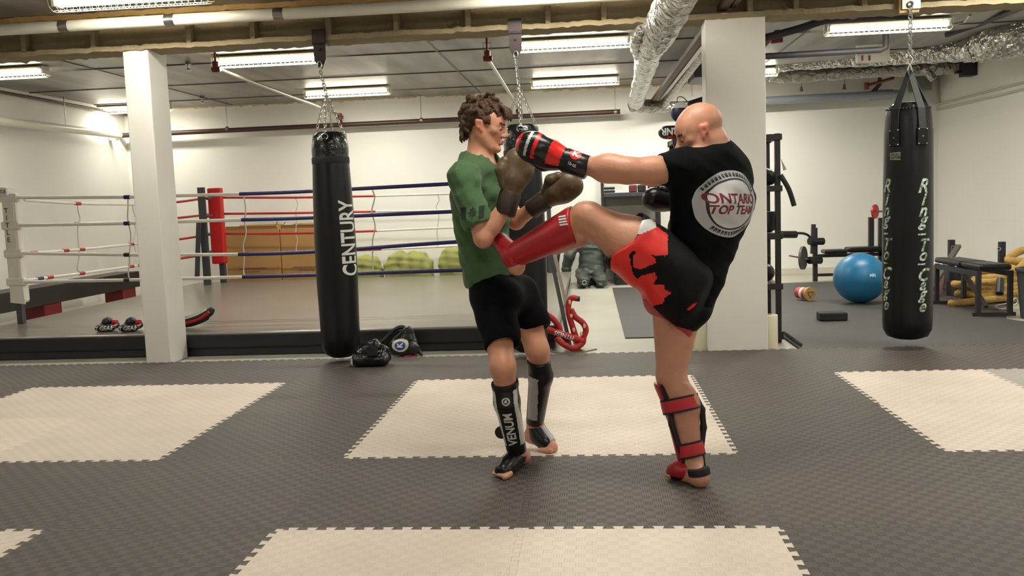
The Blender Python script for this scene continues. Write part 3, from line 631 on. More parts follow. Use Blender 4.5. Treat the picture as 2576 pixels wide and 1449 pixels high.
for k in range(4):
    rad = .0175
    for nm, L_, m_, f in (('rope', FL_, m_rw, lambda p: P(*p, FYR)), ('rope', FB_, m_rb, lambda p: P(*p, FYR)), ('rope', BR_, m_rr, lambda p: P(*p, BYR)), ('rope', BW_, m_rw, lambda p: P(*p, BYR)), ('rope', LW_, m_rw, lambda p: PX(*p, LXR)), ('rope', LR_, m_rr, lambda p: PX(*p, LXR))):
        pts = [f(p) for p in L_[k]]
        if L_ is FL_: pts[0] = P(40, L_[k][0][1], 4.35)
        if L_ is FB_: pts.append(Vector((RX1-.3, FYR, pts[-1].z)))
        o = MB().tube(smoothpath(pts, 4), rad*(1.12 if L_ is FB_ else .9 if L_ in (BW_, LW_) else 1), 10).build(nm, m_, ring, smooth=True)
        o['label'] = {id(m_rw): 'white rope', id(m_rb): 'blue rope', id(m_rr): 'red rope'}[id(m_)]
    for L_, f, col, xs in ((FL_, lambda a, b_: P(a, b_, FYR), m_rb if k < 2 else m_blk, (320,)), (LW_, lambda a, b_: PX(a, b_, LXR), m_rr, (205, 330) if k in (2, 3) else (195,))):
        for xx in xs:
            yy = np.interp(xx, [q[0] for q in L_[k]], [q[1] for q in L_[k]]); c = f(xx, float(yy)); d = Vector((.03, 0, 0)) if L_ is FL_ else Vector((0, .05, -.002))
            MB().tube([c-d, c+d], .022, 10).build('tape', col, ring, smooth=True)
for a_, b_ in ((115, 2), (470, 2)):
    pass
for xx, k in ((85, 2), (165, 2), (125, 3), (100, 3)):
    L_ = LW_[k]; yy = float(np.interp(xx, [q[0] for q in L_], [q[1] for q in L_])); c = PX(xx, yy, LXR); MB().tube([c-Vector((0, .05, 0)), c+Vector((0, .05, 0))], .021, 10).build('tape', m_rr if xx != 100 else m_rb, ring, smooth=True)
def ties(xs, Ls, f, m_, dx):
    for x_ in xs:
        ys = [float(np.interp(x_, [q[0] for q in L_], [q[1] for q in L_])) for L_ in Ls]
        for i in range(3):
            y0, y1 = ys[i], ys[i+1]; pts = [f(x_+dx*i*.3, y0), f(x_+dx+random.uniform(-5, 5), y0+(y1-y0)*.35), f(x_+dx*.6+random.uniform(-4, 4), y0+(y1-y0)*.75), f(x_+dx*(i+1)*.3, y1)]
            MB().tube(smoothpath(pts, 3), .007, 6).build('rope_tie', m_, ring, smooth=True)
ties((322,), FL_, lambda a, b_: P(a, b_, FYR), m_tie, 5); ties((612, 935), FB_, lambda a, b_: P(a, b_, FYR), m_tie, 5)
ties((195, 333), LW_, lambda a, b_: PX(a, b_, LXR), m_tie, 5); ties((742,), BR_, lambda a, b_: P(a, b_, BYR), m_tie, 4); ties((1100,), BW_, lambda a, b_: P(a, b_, BYR), m_tie, 0)
px_ = P(36, 600, 4.4).x
post = MB().bb((px_-.03, 4.37, RZ), (px_+.03, 4.43, 1.55)).build('corner_post', m_dkgrey, ring)
pad = MB().bb((px_-.075, 4.34, .42), (px_+.085, 4.46, 1.53)).build('corner_pad', m_postw, ring, bevel=.03)
for yy in (497, 567, 638, 709): z = P(40, yy, 4.35).z; MB().bb((px_-.09, 4.325, z-.045), (px_+.11, 4.40, z+.045)).build('rope_cover', m_postw, ring, bevel=.02)
MB().bb((px_-.10, 4.30, 1.53), (px_+.03, 4.46, 1.625)).build('post_cap', m_postw, ring, bevel=.015)
MB().prism([(px_-.05, 4.33, .60), (px_+.09, 4.33, .60), (px_+.10, 4.33, .41), (px_-.06, 4.33, .43)], (0, .012, 0)).build('pad_flap', m_postw, ring)
flat_print('lettering', text_mesh('TITLE', .045, .001, 1.0), m_blk, ring, (px_-.035, 4.30, 1.575), (1, 0, 0), (0, 0, 1), .002)
vs = []; fs = []
for i, ch in enumerate('TITLE'):
    tm = text_mesh(ch, .07, .001); o_ = len(vs); vs += [(a_, b_-i*.075) for a_, b_ in tm[0]]; fs += [tuple(j+o_ for j in f) for f in tm[1]]
flat_print('lettering', (vs, fs), m_blk, ring, (px_+.0, 4.325, 1.38), (1, 0, 0), (0, 0, 1), .018)
c = P(545, 560, BYR-.12).x
MB().bb((c-.105, BYR-.16, .5), (c+.105, BYR-.04, 1.65)).build('corner_pad', m_postr, ring, bevel=.02)['label'] = 'red corner pad'
MB().bb((c-.035, BYR-.05, RZ), (c+.035, BYR+.05, 1.6)).build('corner_post', m_dkgrey, ring)
c2 = P(508, 560, 8.5).x
MB().bar((c2, 8.55, 1.66), (c2, 8.55, RZ), .10, .05).build('corner_post', mat('bare_dark_steel', (58, 60, 66), .5), ring); MB().bar(P(500, 560, 8.45), P(496, 697, 8.45), .06, .04).build('brace', m_dkgrey, ring)
for yy in range(4): MB().cyl(P(520, 500+yy*45, 8.5), P(532, 498+yy*45, 8.6), .02, n=8).build('turnbuckle', m_dkgrey, ring)
for YY in (FYR, BYR): MB().bb((RX1-.33, YY-.03, RZ), (RX1-.27, YY+.03, 1.55)).build('corner_post', m_dkgrey, ring)
# low bench beyond the ring
bx = -5.35; A0 = PX(-60, 748, bx); A1 = PX(352, 705, bx); B0 = PX(-60, 802, bx); B1 = PX(352, 738, bx)
t = thing('low_bench', 'long low black plank on red blocks beside the left wall', 'bench', (bx, A0.y+1, FL))
MB().prism([(bx, A0.y, B0.z), (bx, A1.y, B0.z), (bx, A1.y, A0.z), (bx, A0.y, A0.z)], (-.35, 0, 0)).build('plank', mat('black_board', (40, 36, 36), .5, vary=(3, .15)), t, bevel=.01)
for px in (139, 333):
    p = PX(px, 780, bx); MB().bb((bx-.3, p.y-.18, FL), (bx-.02, p.y+.18, B0.z)).build('support_block', mat('dark_red_block', (120, 22, 26), .5), t, bevel=.01)
# cardboard boxes and sacks behind the ring
m_card = mat('cardboard', (172, 132, 82), .8, vary=(2, .07)); m_cardtape = mat('printed_ink', (120, 92, 60), .8)
def carton(label, x0, x1, ztop, Y):
    t = thing('cardboard_box', label, 'box', ((x0+x1)/2, Y+.2, FL), 'cartons behind the ring')
    MB().bb((x0, Y, FL), (x1, Y+.4, ztop)).build('carton', m_card, t, bevel=.006)
    b = MB(); b.prism([(x0+.01, Y+.005, ztop-.002), (x1-.01, Y+.005, ztop-.002), (x1-.04, Y-.02, ztop+.05), (x0+.03, Y-.015, ztop+.06)], (0, .006, 0)); b.prism([(x0+.01, Y+.395, ztop), (x1-.01, Y+.395, ztop), (x1-.1, Y+.41, ztop+.07), (x0+.1, Y+.41, ztop+.07)], (0, .006, 0)); b.build('top_flap', m_card, t)
    for i, (s_, dz) in enumerate((('SAMPLE MATERIALS', 0), ('SHANGHAI', -.06))[:2]):
        pass
    b = MB(); cx_ = (x0+x1)/2
    for i in range(13): b.bb((cx_-.24+i*.035, Y-.0015, .36), (cx_-.24+i*.035+.024, Y, .385))
    for i in range(7): b.bb((cx_-.14+i*.035, Y-.0015, .31), (cx_-.14+i*.035+.024, Y, .335))
    b.build('print_marks', m_cardtape, t)
    return t
y_ = 9.32
carton('large brown cardboard box right of the red corner pad', P(566, 600, y_).x, P(703, 600, y_).x-.005, .99, y_)
carton('large brown cardboard box half hidden behind the left hanging bag', P(703, 600, y_).x+.005, P(835, 600, y_).x, .985, y_+.02)
t = thing('steel_bracket', 'small steel angle brackets poking up on the cardboard boxes', 'bracket', P(700, 572, 9.5))
z0 = 1.0
MB().bar((P(690, 570, 9.5).x, 9.5, z0), (P(698, 560, 9.5).x, 9.5, z0+.10), .03, .006).build('arm', m_galv, t); MB().bar((P(707, 570, 9.5).x, 9.5, z0), (P(718, 560, 9.5).x, 9.5, z0+.09), .03, .006).build('arm', m_galv, t)
# ================================================================ SMOOTH SOLIDS (signed distance -> mesh)
def _n(v): v = np.array(v, float); return v/np.linalg.norm(v)
class Solid:
    """smoothly blended tapered limbs and ellipsoids meshed as ONE continuous surface"""
    def __init__(s, vox=.006, k=.02): s.p = []; s.vox = vox; s.k = k; s.cl = []; s.noise = None
    def cap(s, a, b, ra, rb, k=None, flat=None, cut=False):
        a = np.array(a, float); b = np.array(b, float); s.p.append(('c', a, b, ra, rb, s.k if k is None else k, flat, cut)); return s
    def chain(s, pts, rs, k=None, flat=None):
        for i in range(len(pts)-1): s.cap(pts[i], pts[i+1], rs[i], rs[i+1], k, flat)
        return s
    def ell(s, c, r, rot=None, k=None, cut=False):
        s.p.append(('e', np.array(c, float), np.array(r if isinstance(r, (tuple, list)) else (r, r, r), float), np.eye(3) if rot is None else np.array(rot, float), None, s.k if k is None else k, None, cut)); return s
    def clip(s, p, n, k=.006): s.cl.append((np.array(p, float), _n(n), k)); return s   # keep the side n points away from
    def field(s, X, Y, Z, sub=None):
        pass
    def build_mesh(s):
        lo = np.full(3, 1e9); hi = -lo
        for q in s.p:
            if q[7]: continue
            if q[0] == 'c': m = max(q[3], q[4])*1.6; lo = np.minimum(lo, np.minimum(q[1], q[2])-m); hi = np.maximum(hi, np.maximum(q[1], q[2])+m)
            else: m = q[2].max(); lo = np.minimum(lo, q[1]-m); hi = np.maximum(hi, q[1]+m)
        v = s.vox; lo -= 4*v; hi += 4*v; n = np.ceil((hi-lo)/v).astype(int)+1; D = np.full(n, .2, np.float32)
        ax = [lo[i]+v*np.arange(n[i]) for i in range(3)]
        for q in s.p:
            k = q[5]
            if q[0] == 'c': m = max(q[3], q[4])*1.6+k+3*v; l = np.minimum(q[1], q[2])-m; h = np.maximum(q[1], q[2])+m
            else: m = q[2].max()+k+3*v; l = q[1]-m; h = q[1]+m
            i0 = np.maximum(np.floor((l-lo)/v).astype(int), 0); i1 = np.minimum(np.ceil((h-lo)/v).astype(int)+1, n)
            if (i1 <= i0).any(): continue
            sl = tuple(slice(a, b) for a, b in zip(i0, i1))
            X = ax[0][sl[0]][:, None, None].astype(np.float32); Y = ax[1][sl[1]][None, :, None].astype(np.float32); Z = ax[2][sl[2]][None, None, :].astype(np.float32)
            if q[0] == 'c':
                a, b = q[1], q[2]; ba = b-a; L2 = float(ba@ba)+1e-12; px, py, pz = X-a[0], Y-a[1], Z-a[2]
                t = np.clip((px*ba[0]+py*ba[1]+pz*ba[2])/L2, 0, 1); ox, oy, oz = px-t*ba[0], py-t*ba[1], pz-t*ba[2]
                if q[6] is not None:
                    f, sc = q[6]; f = _n(f); on = (ox*f[0]+oy*f[1]+oz*f[2])*(1/sc-1); ox, oy, oz = ox+on*f[0], oy+on*f[1], oz+on*f[2]
                    d = np.sqrt(ox*ox+oy*oy+oz*oz)-(q[3]+(q[4]-q[3])*t)
                    if sc < 1: d = d*(sc+(1-sc)*.5)
                else: d = np.sqrt(ox*ox+oy*oy+oz*oz)-(q[3]+(q[4]-q[3])*t)
            else:
                R = q[3]; r = q[2]; px, py, pz = X-q[1][0], Y-q[1][1], Z-q[1][2]
                u = [(px*R[0][i]+py*R[1][i]+pz*R[2][i]) for i in range(3)]
                k0 = np.sqrt((u[0]/r[0])**2+(u[1]/r[1])**2+(u[2]/r[2])**2); k1 = np.sqrt((u[0]/r[0]**2)**2+(u[1]/r[1]**2)**2+(u[2]/r[2]**2)**2)+1e-6
                d = k0*(k0-1)/k1
            A = D[sl]
            if q[7]:   # carve
                d = -d
                if k > 0: h_ = np.clip(.5-.5*(A-d)/k, 0, 1); D[sl] = A*(1-h_)+d*h_+k*h_*(1-h_)
                else: D[sl] = np.maximum(A, d)
            else:
                if k > 0: h_ = np.clip(.5+.5*(A-d)/k, 0, 1); D[sl] = A*(1-h_)+d*h_-k*h_*(1-h_)
                else: D[sl] = np.minimum(A, d)
        X = ax[0][:, None, None].astype(np.float32); Y = ax[1][None, :, None].astype(np.float32); Z = ax[2][None, None, :].astype(np.float32)
        if s.noise: D += s.noise(X, Y, Z).astype(np.float32)
        for c, nn, k in s.cl:
            d = ((X-c[0])*nn[0]+(Y-c[1])*nn[1]+(Z-c[2])*nn[2]).astype(np.float32)
            h_ = np.clip(.5-.5*(D-d)/k, 0, 1); D = D*(1-h_)+d*h_+k*h_*(1-h_)
        # surface nets
        S = D < 0; c8 = np.zeros(tuple(n-1), np.int8)
        for i in (0, 1):
            for j in (0, 1):
                for k in (0, 1): c8 += S[i:n[0]-1+i, j:n[1]-1+j, k:n[2]-1+k]
        act = np.argwhere((c8 > 0) & (c8 < 8)); idx = np.full(tuple(n-1), -1, np.int32); idx[tuple(act.T)] = np.arange(len(act))
        acc = np.zeros((len(act), 3)); cnt = np.zeros(len(act))
        cor = [(i, j, k) for i in (0, 1) for j in (0, 1) for k in (0, 1)]; val = {c: D[act[:, 0]+c[0], act[:, 1]+c[1], act[:, 2]+c[2]] for c in cor}
        for c in cor:
            for axn in range(3):
                if c[axn] == 0:
                    e = list(c); e[axn] = 1; e = tuple(e); a_, b_ = val[c], val[e]; m = (a_ < 0) != (b_ < 0); t = np.where(m, a_/(a_-b_+1e-12), 0)
                    pos = np.tile(np.array(c, float), (len(act), 1)); pos[:, axn] = t; acc[m] += pos[m]; cnt[m] += 1
        V = lo+(act+acc/np.maximum(cnt, 1)[:, None])*v; faces = []
        for axn in range(3):
            o1, o2 = [(1, 2), (2, 0), (0, 1)][axn]
            a_ = [slice(1, n[i]-1) for i in range(3)]; a_[axn] = slice(0, n[axn]-1); b_ = list(a_); b_[axn] = slice(1, n[axn])
            m = S[tuple(a_)] != S[tuple(b_)]; g = np.argwhere(m); off = np.array([1, 1, 1]); off[axn] = 0; g = g+off
            flip = S[tuple(g.T)]
            def at_(d1, d2):
                q_ = g.copy(); q_[:, o1] -= d1; q_[:, o2] -= d2; return idx[tuple(q_.T)]
            Q = np.stack([at_(1, 1), at_(0, 1), at_(0, 0), at_(1, 0)], 1); Q[~flip] = Q[~flip][:, ::-1]; faces.append(Q)
        return V, np.concatenate(faces)
    def build(s, name, m, parent=None, colour=None, loc=None, relax=1):
        V, Fc = s.build_mesh()
        for _ in range(relax):      # light relaxation of the lattice
            A = np.zeros_like(V); c = np.zeros(len(V))
            for i in range(4): np.add.at(A, Fc[:, i], V[Fc[:, (i+1) % 4]]+V[Fc[:, (i-1) % 4]]); np.add.at(c, Fc[:, i], 2)
            V = V*.5+A/np.maximum(c, 1)[:, None]*.5
        off = wloc(parent) if parent else Vector(loc or (0, 0, 0)); V = V-np.array(off)
        me = bpy.data.meshes.new(name); me.vertices.add(len(V)); me.vertices.foreach_set('co', V.ravel()); me.loops.add(len(Fc)*4); me.loops.foreach_set('vertex_index', Fc.ravel().astype(np.int32))
        me.polygons.add(len(Fc)); me.polygons.foreach_set('loop_start', np.arange(0, len(Fc)*4, 4, dtype=np.int32)); me.update(calc_edges=True)
        try: me.polygons.foreach_set('use_smooth', [True]*len(Fc))
        except Exception: pass
        for q in (m if isinstance(m, (list, tuple)) else [m]): me.materials.append(q)
        if colour is not None:
            cen = V[Fc].mean(1)+np.array(off); me.polygons.foreach_set('material_index', np.asarray(colour(cen), np.int32))
        me.validate(); me.update(); o = bpy.data.objects.new(name, me); C.objects.link(o)
        if parent: o.parent = parent
        else: o.location = off
        return o
def folds(amp, fx, fy, fz, ph=0.0):
    return lambda X, Y, Z: amp*(np.sin(X*fx[0]+Y*fx[1]+Z*fx[2]+ph)*np.sin(X*fy[0]+Y*fy[1]+Z*fy[2]+1.3)+.6*np.sin(X*fz[0]+Y*fz[1]+Z*fz[2]+ph*2))
# ================================================================ GYM EQUIPMENT
# green sacks
m_sack = mat('lime_green_sack', (158, 160, 92), .75, bump=(12, .7), vary=(3, .08))
for lab, px0, px1, zt in (('pale green sack just right of the left hanging bag', 862, 968, .56), ('wide pale green sack in the middle behind the ring ropes', 960, 1098, .60), ('pale green sack half hidden by the green shirt', 1096, 1215, .64)):
    a = P(px0, 660, 9.5); c = P(px1, 660, 9.5); mx = (a.x+c.x)/2; w_ = (c.x-a.x)/2; s = Solid(.016, .09); z = zt-.30
    s.cap((mx-w_+.23, 9.5, z), (mx+w_-.23, 9.52, z+.02), .19, .18); s.cap((mx-w_+.20, 9.5, .14), (mx+w_-.20, 9.5, .14), .15, .15); s.ell((mx-w_*.3, 9.45, zt-.13), (.15, .13, .1)); s.ell((mx+w_*.3, 9.48, zt-.14), (.14, .13, .1))
    s.noise = folds(.012, (20, 6, 31), (-15, 9, 22), (33, 3, -17), mx*5); s.clip((0, 0, FL), (0, 0, -1), .02)
    tag(s.build('storage_sack', m_sack, loc=(mx, 9.5, FL)), lab, 'sack', 'green sacks behind the ring')
# focus mitts on the ring edge
m_pad = mat('black_pad_leather', (32, 31, 33), .4, bump=(30, .3)); m_redl = mat('red_leather', (196, 30, 34), .45)
def focus_mitt(px, label):
    c = PZ(px, 838, RZ); c.y += .1; c.z = RZ; t = thing('focus_mitt', label, 'focus mitt', c, 'pair of focus mitts on the ring edge')
    s = Solid(.006, .03); s.cap(c+Vector((-.045, 0, .035)), c+Vector((.05, 0, .035)), .05, .05, flat=((0, 0, 1), .7)); s.cap(c+Vector((-.04, .08, .05)), c+Vector((.05, .08, .05)), .05, .05, flat=((0, 0, 1), .8)); s.clip(c+Vector((0, 0, .001)), (0, 0, -1), .004)
    body = s.build('pad_face', m_pad, t)
    s = Solid(.006, .03); s.ell(c+Vector((.0, .05, .085)), (.05, .06, .045), rot=Matrix.Rotation(-.7, 3, 'Y')); s.build('hand_pocket', m_pad, t)
    MB().cyl(c+Vector((.058, .05, .08)), c+Vector((.095, .05, .075)), .026, n=16).build('wrist_strap', m_redl, t, smooth=True)
    tm = text_mesh('HT GEAR', .056, .0014, .95, maxedge=.012)
    surf_print('lettering', tm, m_whiteprint, t, body, c+Vector((0, -.02, .033)), (1, 0, .04), (0, 0, 1), .003, .1)
    return t
focus_mitt(250, 'black focus mitt with red strap on the ring edge, left one of the pair')
focus_mitt(310, 'black focus mitt with red strap on the ring edge, beside the narrow pillar')
# curved kick pad right of the narrow pillar
c = PZ(480, 828, RZ); Yk = c.y+.08; t = thing('kick_shield', 'curved black and red kick pad lying on the ring right of the narrow pillar', 'kick pad', (c.x, Yk, RZ))
pts = smoothpath([P(405, 800, Yk), P(462, 809, Yk), P(500, 800, Yk), P(525, 786, Yk), P(536, 773, Yk)], 5); b = MB()
b.tube([p+Vector((0, 0, -.005)) for p in pts], [.055]*6+[.052]*8+[.04]*(len(pts)-18)+[.035, .03, .024, .015], 16)
b.build('pad', m_pad, t, smooth=True)
MB().tube([p+Vector((0, -.05, -.012)) for p in pts[2:-3]], .014, 8).build('red_edge', m_redl, t, smooth=True)
MB().tube([p+Vector((-.012, -.034, .03)) for p in pts[:-5]], .009, 8).build('white_piping', m_whiteprint, t, smooth=True)
# the two pads leaning at the ring front
c = PZ(928, 925, 0); c.y += .06; t = thing('body_pad', 'bulky black leather pad lying on the mats, leftmost of the two by the ring', 'pad', (c.x, c.y, 0))
s = Solid(.007, .03); s.cap(c+Vector((-.10, 0, .055)), c+Vector((.10, 0, .055)), .055, .055); s.cap(c+Vector((-.08, .1, .06)), c+Vector((.09, .1, .06)), .06, .06)
s.cap(c+Vector((-.09, .06, .10)), c+Vector((.02, .06, .17)), .05, .04); s.cap(c+Vector((.02, .06, .16)), c+Vector((.10, .05, .11)), .045, .05)
s.noise = folds(.003, (50, 20, 40), (-30, 25, 50), (60, 3, -40)); s.clip((0, 0, .001), (0, 0, -1), .004); bp = s.build('pad', m_vinyl2, t)
MB().prism([c+Vector(v) for v in ((-.01, -.055, .09), (.07, -.05, .09), (.075, -.02, .17), (.0, -.02, .17))], (0, .01, 0)).build('sheen_panel', m_vinyl, t, bevel=.003)
MB().prism([c+Vector(v) for v in ((-.158, -.02, .03), (-.135, -.055, .02), (-.135, -.058, .065), (-.15, -.03, .075))], (0, .006, 0)).build('tag', m_whiteprint, t)
c = PZ(1008, 902, FL); c.y += .10; t = thing('belly_pad', 'black belly pad with a round white and blue K badge, propped at the ring', 'pad', (c.x, c.y, FL))
s = Solid(.007, .03); s.cap(c+Vector((-.06, .0, .08)), c+Vector((.09, .0, .07)), .07, .06); s.cap(c+Vector((-.03, .06, .12)), c+Vector((.04, .08, .22)), .07, .035); s.cap(c+Vector((.04, .08, .2)), c+Vector((.10, .06, .06)), .045, .04)
s.noise = folds(.003, (40, 20, 40), (-30, 25, 30), (50, 3, -40)); s.clip((0, 0, FL+.001), (0, 0, -1), .004); bp = s.build('pad', m_pad, t)
MB().tube(smoothpath([c+Vector(v) for v in ((-.21, -.05, .12), (-.15, .0, .16), (-.09, .06, .22), (-.02, .1, .245), (.05, .1, .21))], 5), [.018]*21, 8).build('shoulder_strap', m_vinyl, t, smooth=True)
s = Solid(.005, .01); s.cap(c+Vector((.09, .03, .12)), c+Vector((.13, .02, .05)), .03, .022); s.cap(c+Vector((.13, .02, .045)), c+Vector((.165, .0, .012)), .022, .012); s.build('side_flap', m_pad, t)
MB().bb(c+Vector((.02, -.055, .0)), c+Vector((.12, -.03, .012))).build('red_trim', m_redl, t, bevel=.004)
bc = c+Vector((-.005, -.02, .10)); u = Vector((1, -.05, 0)).normalized(); v = Vector((0, .25, 1)).normalized()
surf_print('badge', shape_mesh(circle2(.072, 40, 1, .82), .012), mat('cream_badge', (212, 208, 178), .6), t, bp, bc, u, v, .006, .2)
b2 = surf_print('badge_centre', shape_mesh(circle2(.046, 36, 1, .82), .012), mat('blue_badge', (20, 62, 150), .5), t, bp, bc+v*-.004, u, v, .009, .2)
surf_print('lettering', text_mesh('K', .065, .003, 1.0, maxedge=.012), m_whiteprint, t, bp, bc+v*-.004, v*1.0, -u, .012, .2)

# ---------------------------------------------------------------- wide pillar surroundings
m_paper = mat('paper_roll', (228, 222, 196), .8)
for lab, px, py, hh in (('white paper roll standing at the left foot of the wide pillar', 1767, 880, .285), ('white paper roll standing right of the wide pillar foot', 1941, 877, .28)):
    c = PZ(px, py, FL); c.y += .06; t = thing('paper_roll', lab, 'paper roll', (c.x, c.y, FL), 'paper rolls at the pillar')
    MB().lathe((c.x, c.y, FL), [(.062, 0), (.064, .005), (.064, hh-.004), (.061, hh), (.022, hh), (.022, hh-.05)], 32).build('roll', m_paper, t, smooth=60)
    MB().cyl((c.x, c.y, FL+hh-.06), (c.x, c.y, FL+hh+.001), .021, n=16).build('core', m_cardtape, t, smooth=True)
# storage rack behind the pillar
RXa, RXb, RYa, RYb = P(1706, 600, 3.45).x, P(1957, 600, 3.45).x, 3.45, 3.9
rack = thing('storage_rack', 'tall black steel storage rack behind the wide pillar', 'rack', ((RXa+RXb)/2, 3.7, FL))
m_rk = mat('rack_black', (36, 33, 36), .5)
for x_ in (RXa, RXb):
    for y_ in (RYa, RYb): MB().bb((x_-.022, y_-.022, FL), (x_+.022, y_+.022, 1.78)).build('post', m_rk, rack, bevel=.003)
zs = [1.75, P(1960, 474, 3.45).z, P(1960, 594, 3.45).z, P(1960, 720, 3.45).z]
for z in zs:
    b = MB(); b.bb((RXa-.035, RYa-.035, z-.025), (RXb+.035, RYa+.03, z+.025)); b.bb((RXa-.035, RYb-.03, z-.025), (RXb+.035, RYb+.03, z+.025)); b.bb((RXa-.03, RYa, z-.02), (RXa+.03, RYb, z+.02)); b.bb((RXb-.03, RYa, z-.02), (RXb+.03, RYb, z+.02))
    b.build('shelf_frame', m_rk, rack, bevel=.003)
    if z < 1.7: MB().bb((RXa, RYa, z+.0), (RXb, RYb, z+.012)).build('shelf_board', m_dkgrey, rack)
for x_ in (RXa, RXb): MB().bb((x_-.035, RYa-.035, FL+.03), (x_+.035, RYb+.03, FL+.1)).build('foot', m_rk, rack, bevel=.003)
def inrack(name, label, cat, b, m, **k):
    o = b.build(name, m, **k); return tag(o, label, cat)
s = Solid(.01, .03); c = Vector((RXb-.06, 3.6, zs[1]+.02)); s.cap(c+Vector((-.2, 0, .08)), c+Vector((.02, 0, .08)), .075, .07); s.cap(c+Vector((-.05, -.05, .13)), c+Vector((.03, 0, .10)), .05, .03)
tag(s.build('gear_bag', m_pad, loc=c), 'black gear bundle on the top shelf of the rack by the wide pillar', 'bag')
c = Vector((RXb-.075, 3.62, zs[2]+.03)); inrack('medicine_ball', 'grey-black medicine ball on the middle rack shelf', 'ball', MB().lathe(c, [(.05, 0), (.085, .02), (.105, .08), (.11, .14), (.10, .18), (.0, .185)], 28), mat('grey_black_rubber', (52, 52, 54), .5), smooth=True, loc=c)
t = thing('kettlebell', 'black kettlebell on the lowest rack shelf', 'kettlebell', (RXb-.1, 3.6, zs[3]+.025)); c = Vector((RXb-.1, 3.6, zs[3]+.11))
MB().ball(c, (.1, .1, .088), 24, 14).build('bell', mat('cast_iron', (40, 38, 40), .4), t, smooth=True); MB().tube([c+Vector(v) for v in ((-.05, 0, .06), (-.055, 0, .13), (-.03, 0, .165), (.03, 0, .165), (.055, 0, .13), (.05, 0, .06))], .014, 10).build('handle', mat('cast_iron', (40, 38, 40), .4), t, smooth=True)
c = Vector((RXb-.13, 3.66, FL)); t = thing('kettlebell', 'small black kettlebell on the floor under the rack', 'kettlebell', c)
MB().ball(c+Vector((0, 0, .07)), (.07, .07, .07), 20, 12).build('bell', mat('cast_iron', (40, 38, 40), .4), t, smooth=True); MB().tube([c+Vector(v) for v in ((-.04, 0, .1), (-.04, 0, .17), (.04, 0, .17), (.04, 0, .1))], .012, 8).build('handle', mat('cast_iron', (40, 38, 40), .4), t, smooth=True)
a = P(1963, 440, 3.42); b_ = P(1998, 518, 3.42); tag(MB().tube(smoothpath([a, a*.5+b_*.5+Vector((.012, 0, .01)), b_], 5), .021, 14).build('foam_baton', m_pad, smooth=True, loc=a), 'black curved baton hooked on the right side of the storage rack', 'baton')
a = P(1965, 400, 3.47); tag(MB().prism([a, a+Vector((.02, 0, -.10)), a+Vector((.045, 0, -.09))], (0, .01, 0)).build('cloth_scrap', mat('grey_cloth', (170, 166, 160), .8), loc=a), 'grey cloth corner hanging from the storage rack post', 'cloth')
tag(MB().bb((P(1742, 830, 3.4).x-.025, 3.36, FL), (P(1742, 830, 3.4).x+.02, 3.4, .30)).build('rubber_strip', m_blk, bevel=.003, loc=(P(1742, 830, 3.4).x, 3.38, FL)), 'black upright strip just left of the paper roll by the pillar', 'strip')
# gear on the left end of the rack top
c = Vector((RXa+.0, 3.6, 1.775)); pc = P(1692, 330, 3.5)
t = thing('striking_pad', 'round black pad with upside-down white letters on the rack top', 'pad', (pc.x, 3.6, 1.775))
s = Solid(.006, .02); s.cap((pc.x-.045, 3.55, 1.835), (pc.x+.1, 3.55, 1.835), .075, .075, flat=((0, 0, 1), .78)); pd = s.build('pad', m_pad, t)
surf_print('lettering', text_mesh('CORNR', .085, .003, .85, maxedge=.02), m_whiteprint, t, pd, (pc.x+.03, 3.5, 1.84), (-1, 0, 0), (0, 0, -1), .003, .3)
MB().lathe((pc.x+.02, 3.55, 1.778), [(.07, 0), (.085, .01), (.09, .02)], 24).build('red_edge', m_redl, t, smooth=True)
hc = P(1712, 283, 3.55); t = thing('boxing_glove', 'navy and white glove propped above the pad on the rack', 'boxing glove', (hc.x, 3.55, hc.z-.07))
s = Solid(.006, .02); s.ell(hc, (.085, .07, .09)); s.cap(hc+Vector((.02, 0, -.05)), hc+Vector((.09, .02, -.02)), .05, .05)
s.build('glove_body', [mat('navy_leather', (40, 40, 72), .4), m_whiteprint], t, colour=lambda c_: (c_[:, 2] > hc.z+.035).astype(int))
MB().tube(smoothpath([hc+Vector(v) for v in ((-.03, 0, .08), (-.02, 0, .13), (.02, 0, .13), (.06, 0, .09))], 4), .004, 6).build('lace_loop', m_blk, t, smooth=True)
t = thing('boxing_glove', 'dark glove bundle hung between the navy glove and the wide pillar', 'boxing glove', P(1750, 270, 3.6)); s = Solid(.008, .03)
c = P(1748, 262, 3.6); s.cap(c+Vector((-.03, 0, -.01)), c+Vector((.1, 0, .02)), .045, .05); s.cap(c+Vector((0, 0, -.05)), c+Vector((.1, 0, -.25)), .06, .06); s.build('glove_body', mat('dark_navy_leather', (30, 30, 40), .45), t)
# ---------------------------------------------------------------- red padded frame and steel post left of centre floor
fr = thing('training_frame', 'red padded tube frame lettered FITNESS on a steel base plate', 'exercise frame', PZ(1440, 880, FL))
m_rf = mat('red_foam_tube', (168, 30, 32), .6, vary=(25, .15)); YF_ = 3.27
for pts in ([(1452, 751), (1437, 750), (1430, 765), (1431, 790), (1438, 815), (1448, 845), (1455, 862)], [(1436, 778), (1447, 797), (1466, 812), (1474, 830), (1468, 848), (1466, 862), (1452, 874)], [(1372, 789), (1392, 803), (1406, 822), (1412, 840), (1430, 858)]):
    MB().tube(smoothpath([P(a_, b2, YF_) for a_, b2 in pts], 4), .026, 12).build('padded_tube', m_rf, fr, smooth=True)
A_ = P(1376, 829, YF_-.05); B_ = P(1468, 858, YF_-.05); fb = MB().tube([A_, B_], .029, 20).build('padded_bar', m_rf, fr, smooth=True)
u = (B_-A_).normalized(); v = u.cross(Vector((0, 1, 0)))*-1
if v.z < 0: v = -v
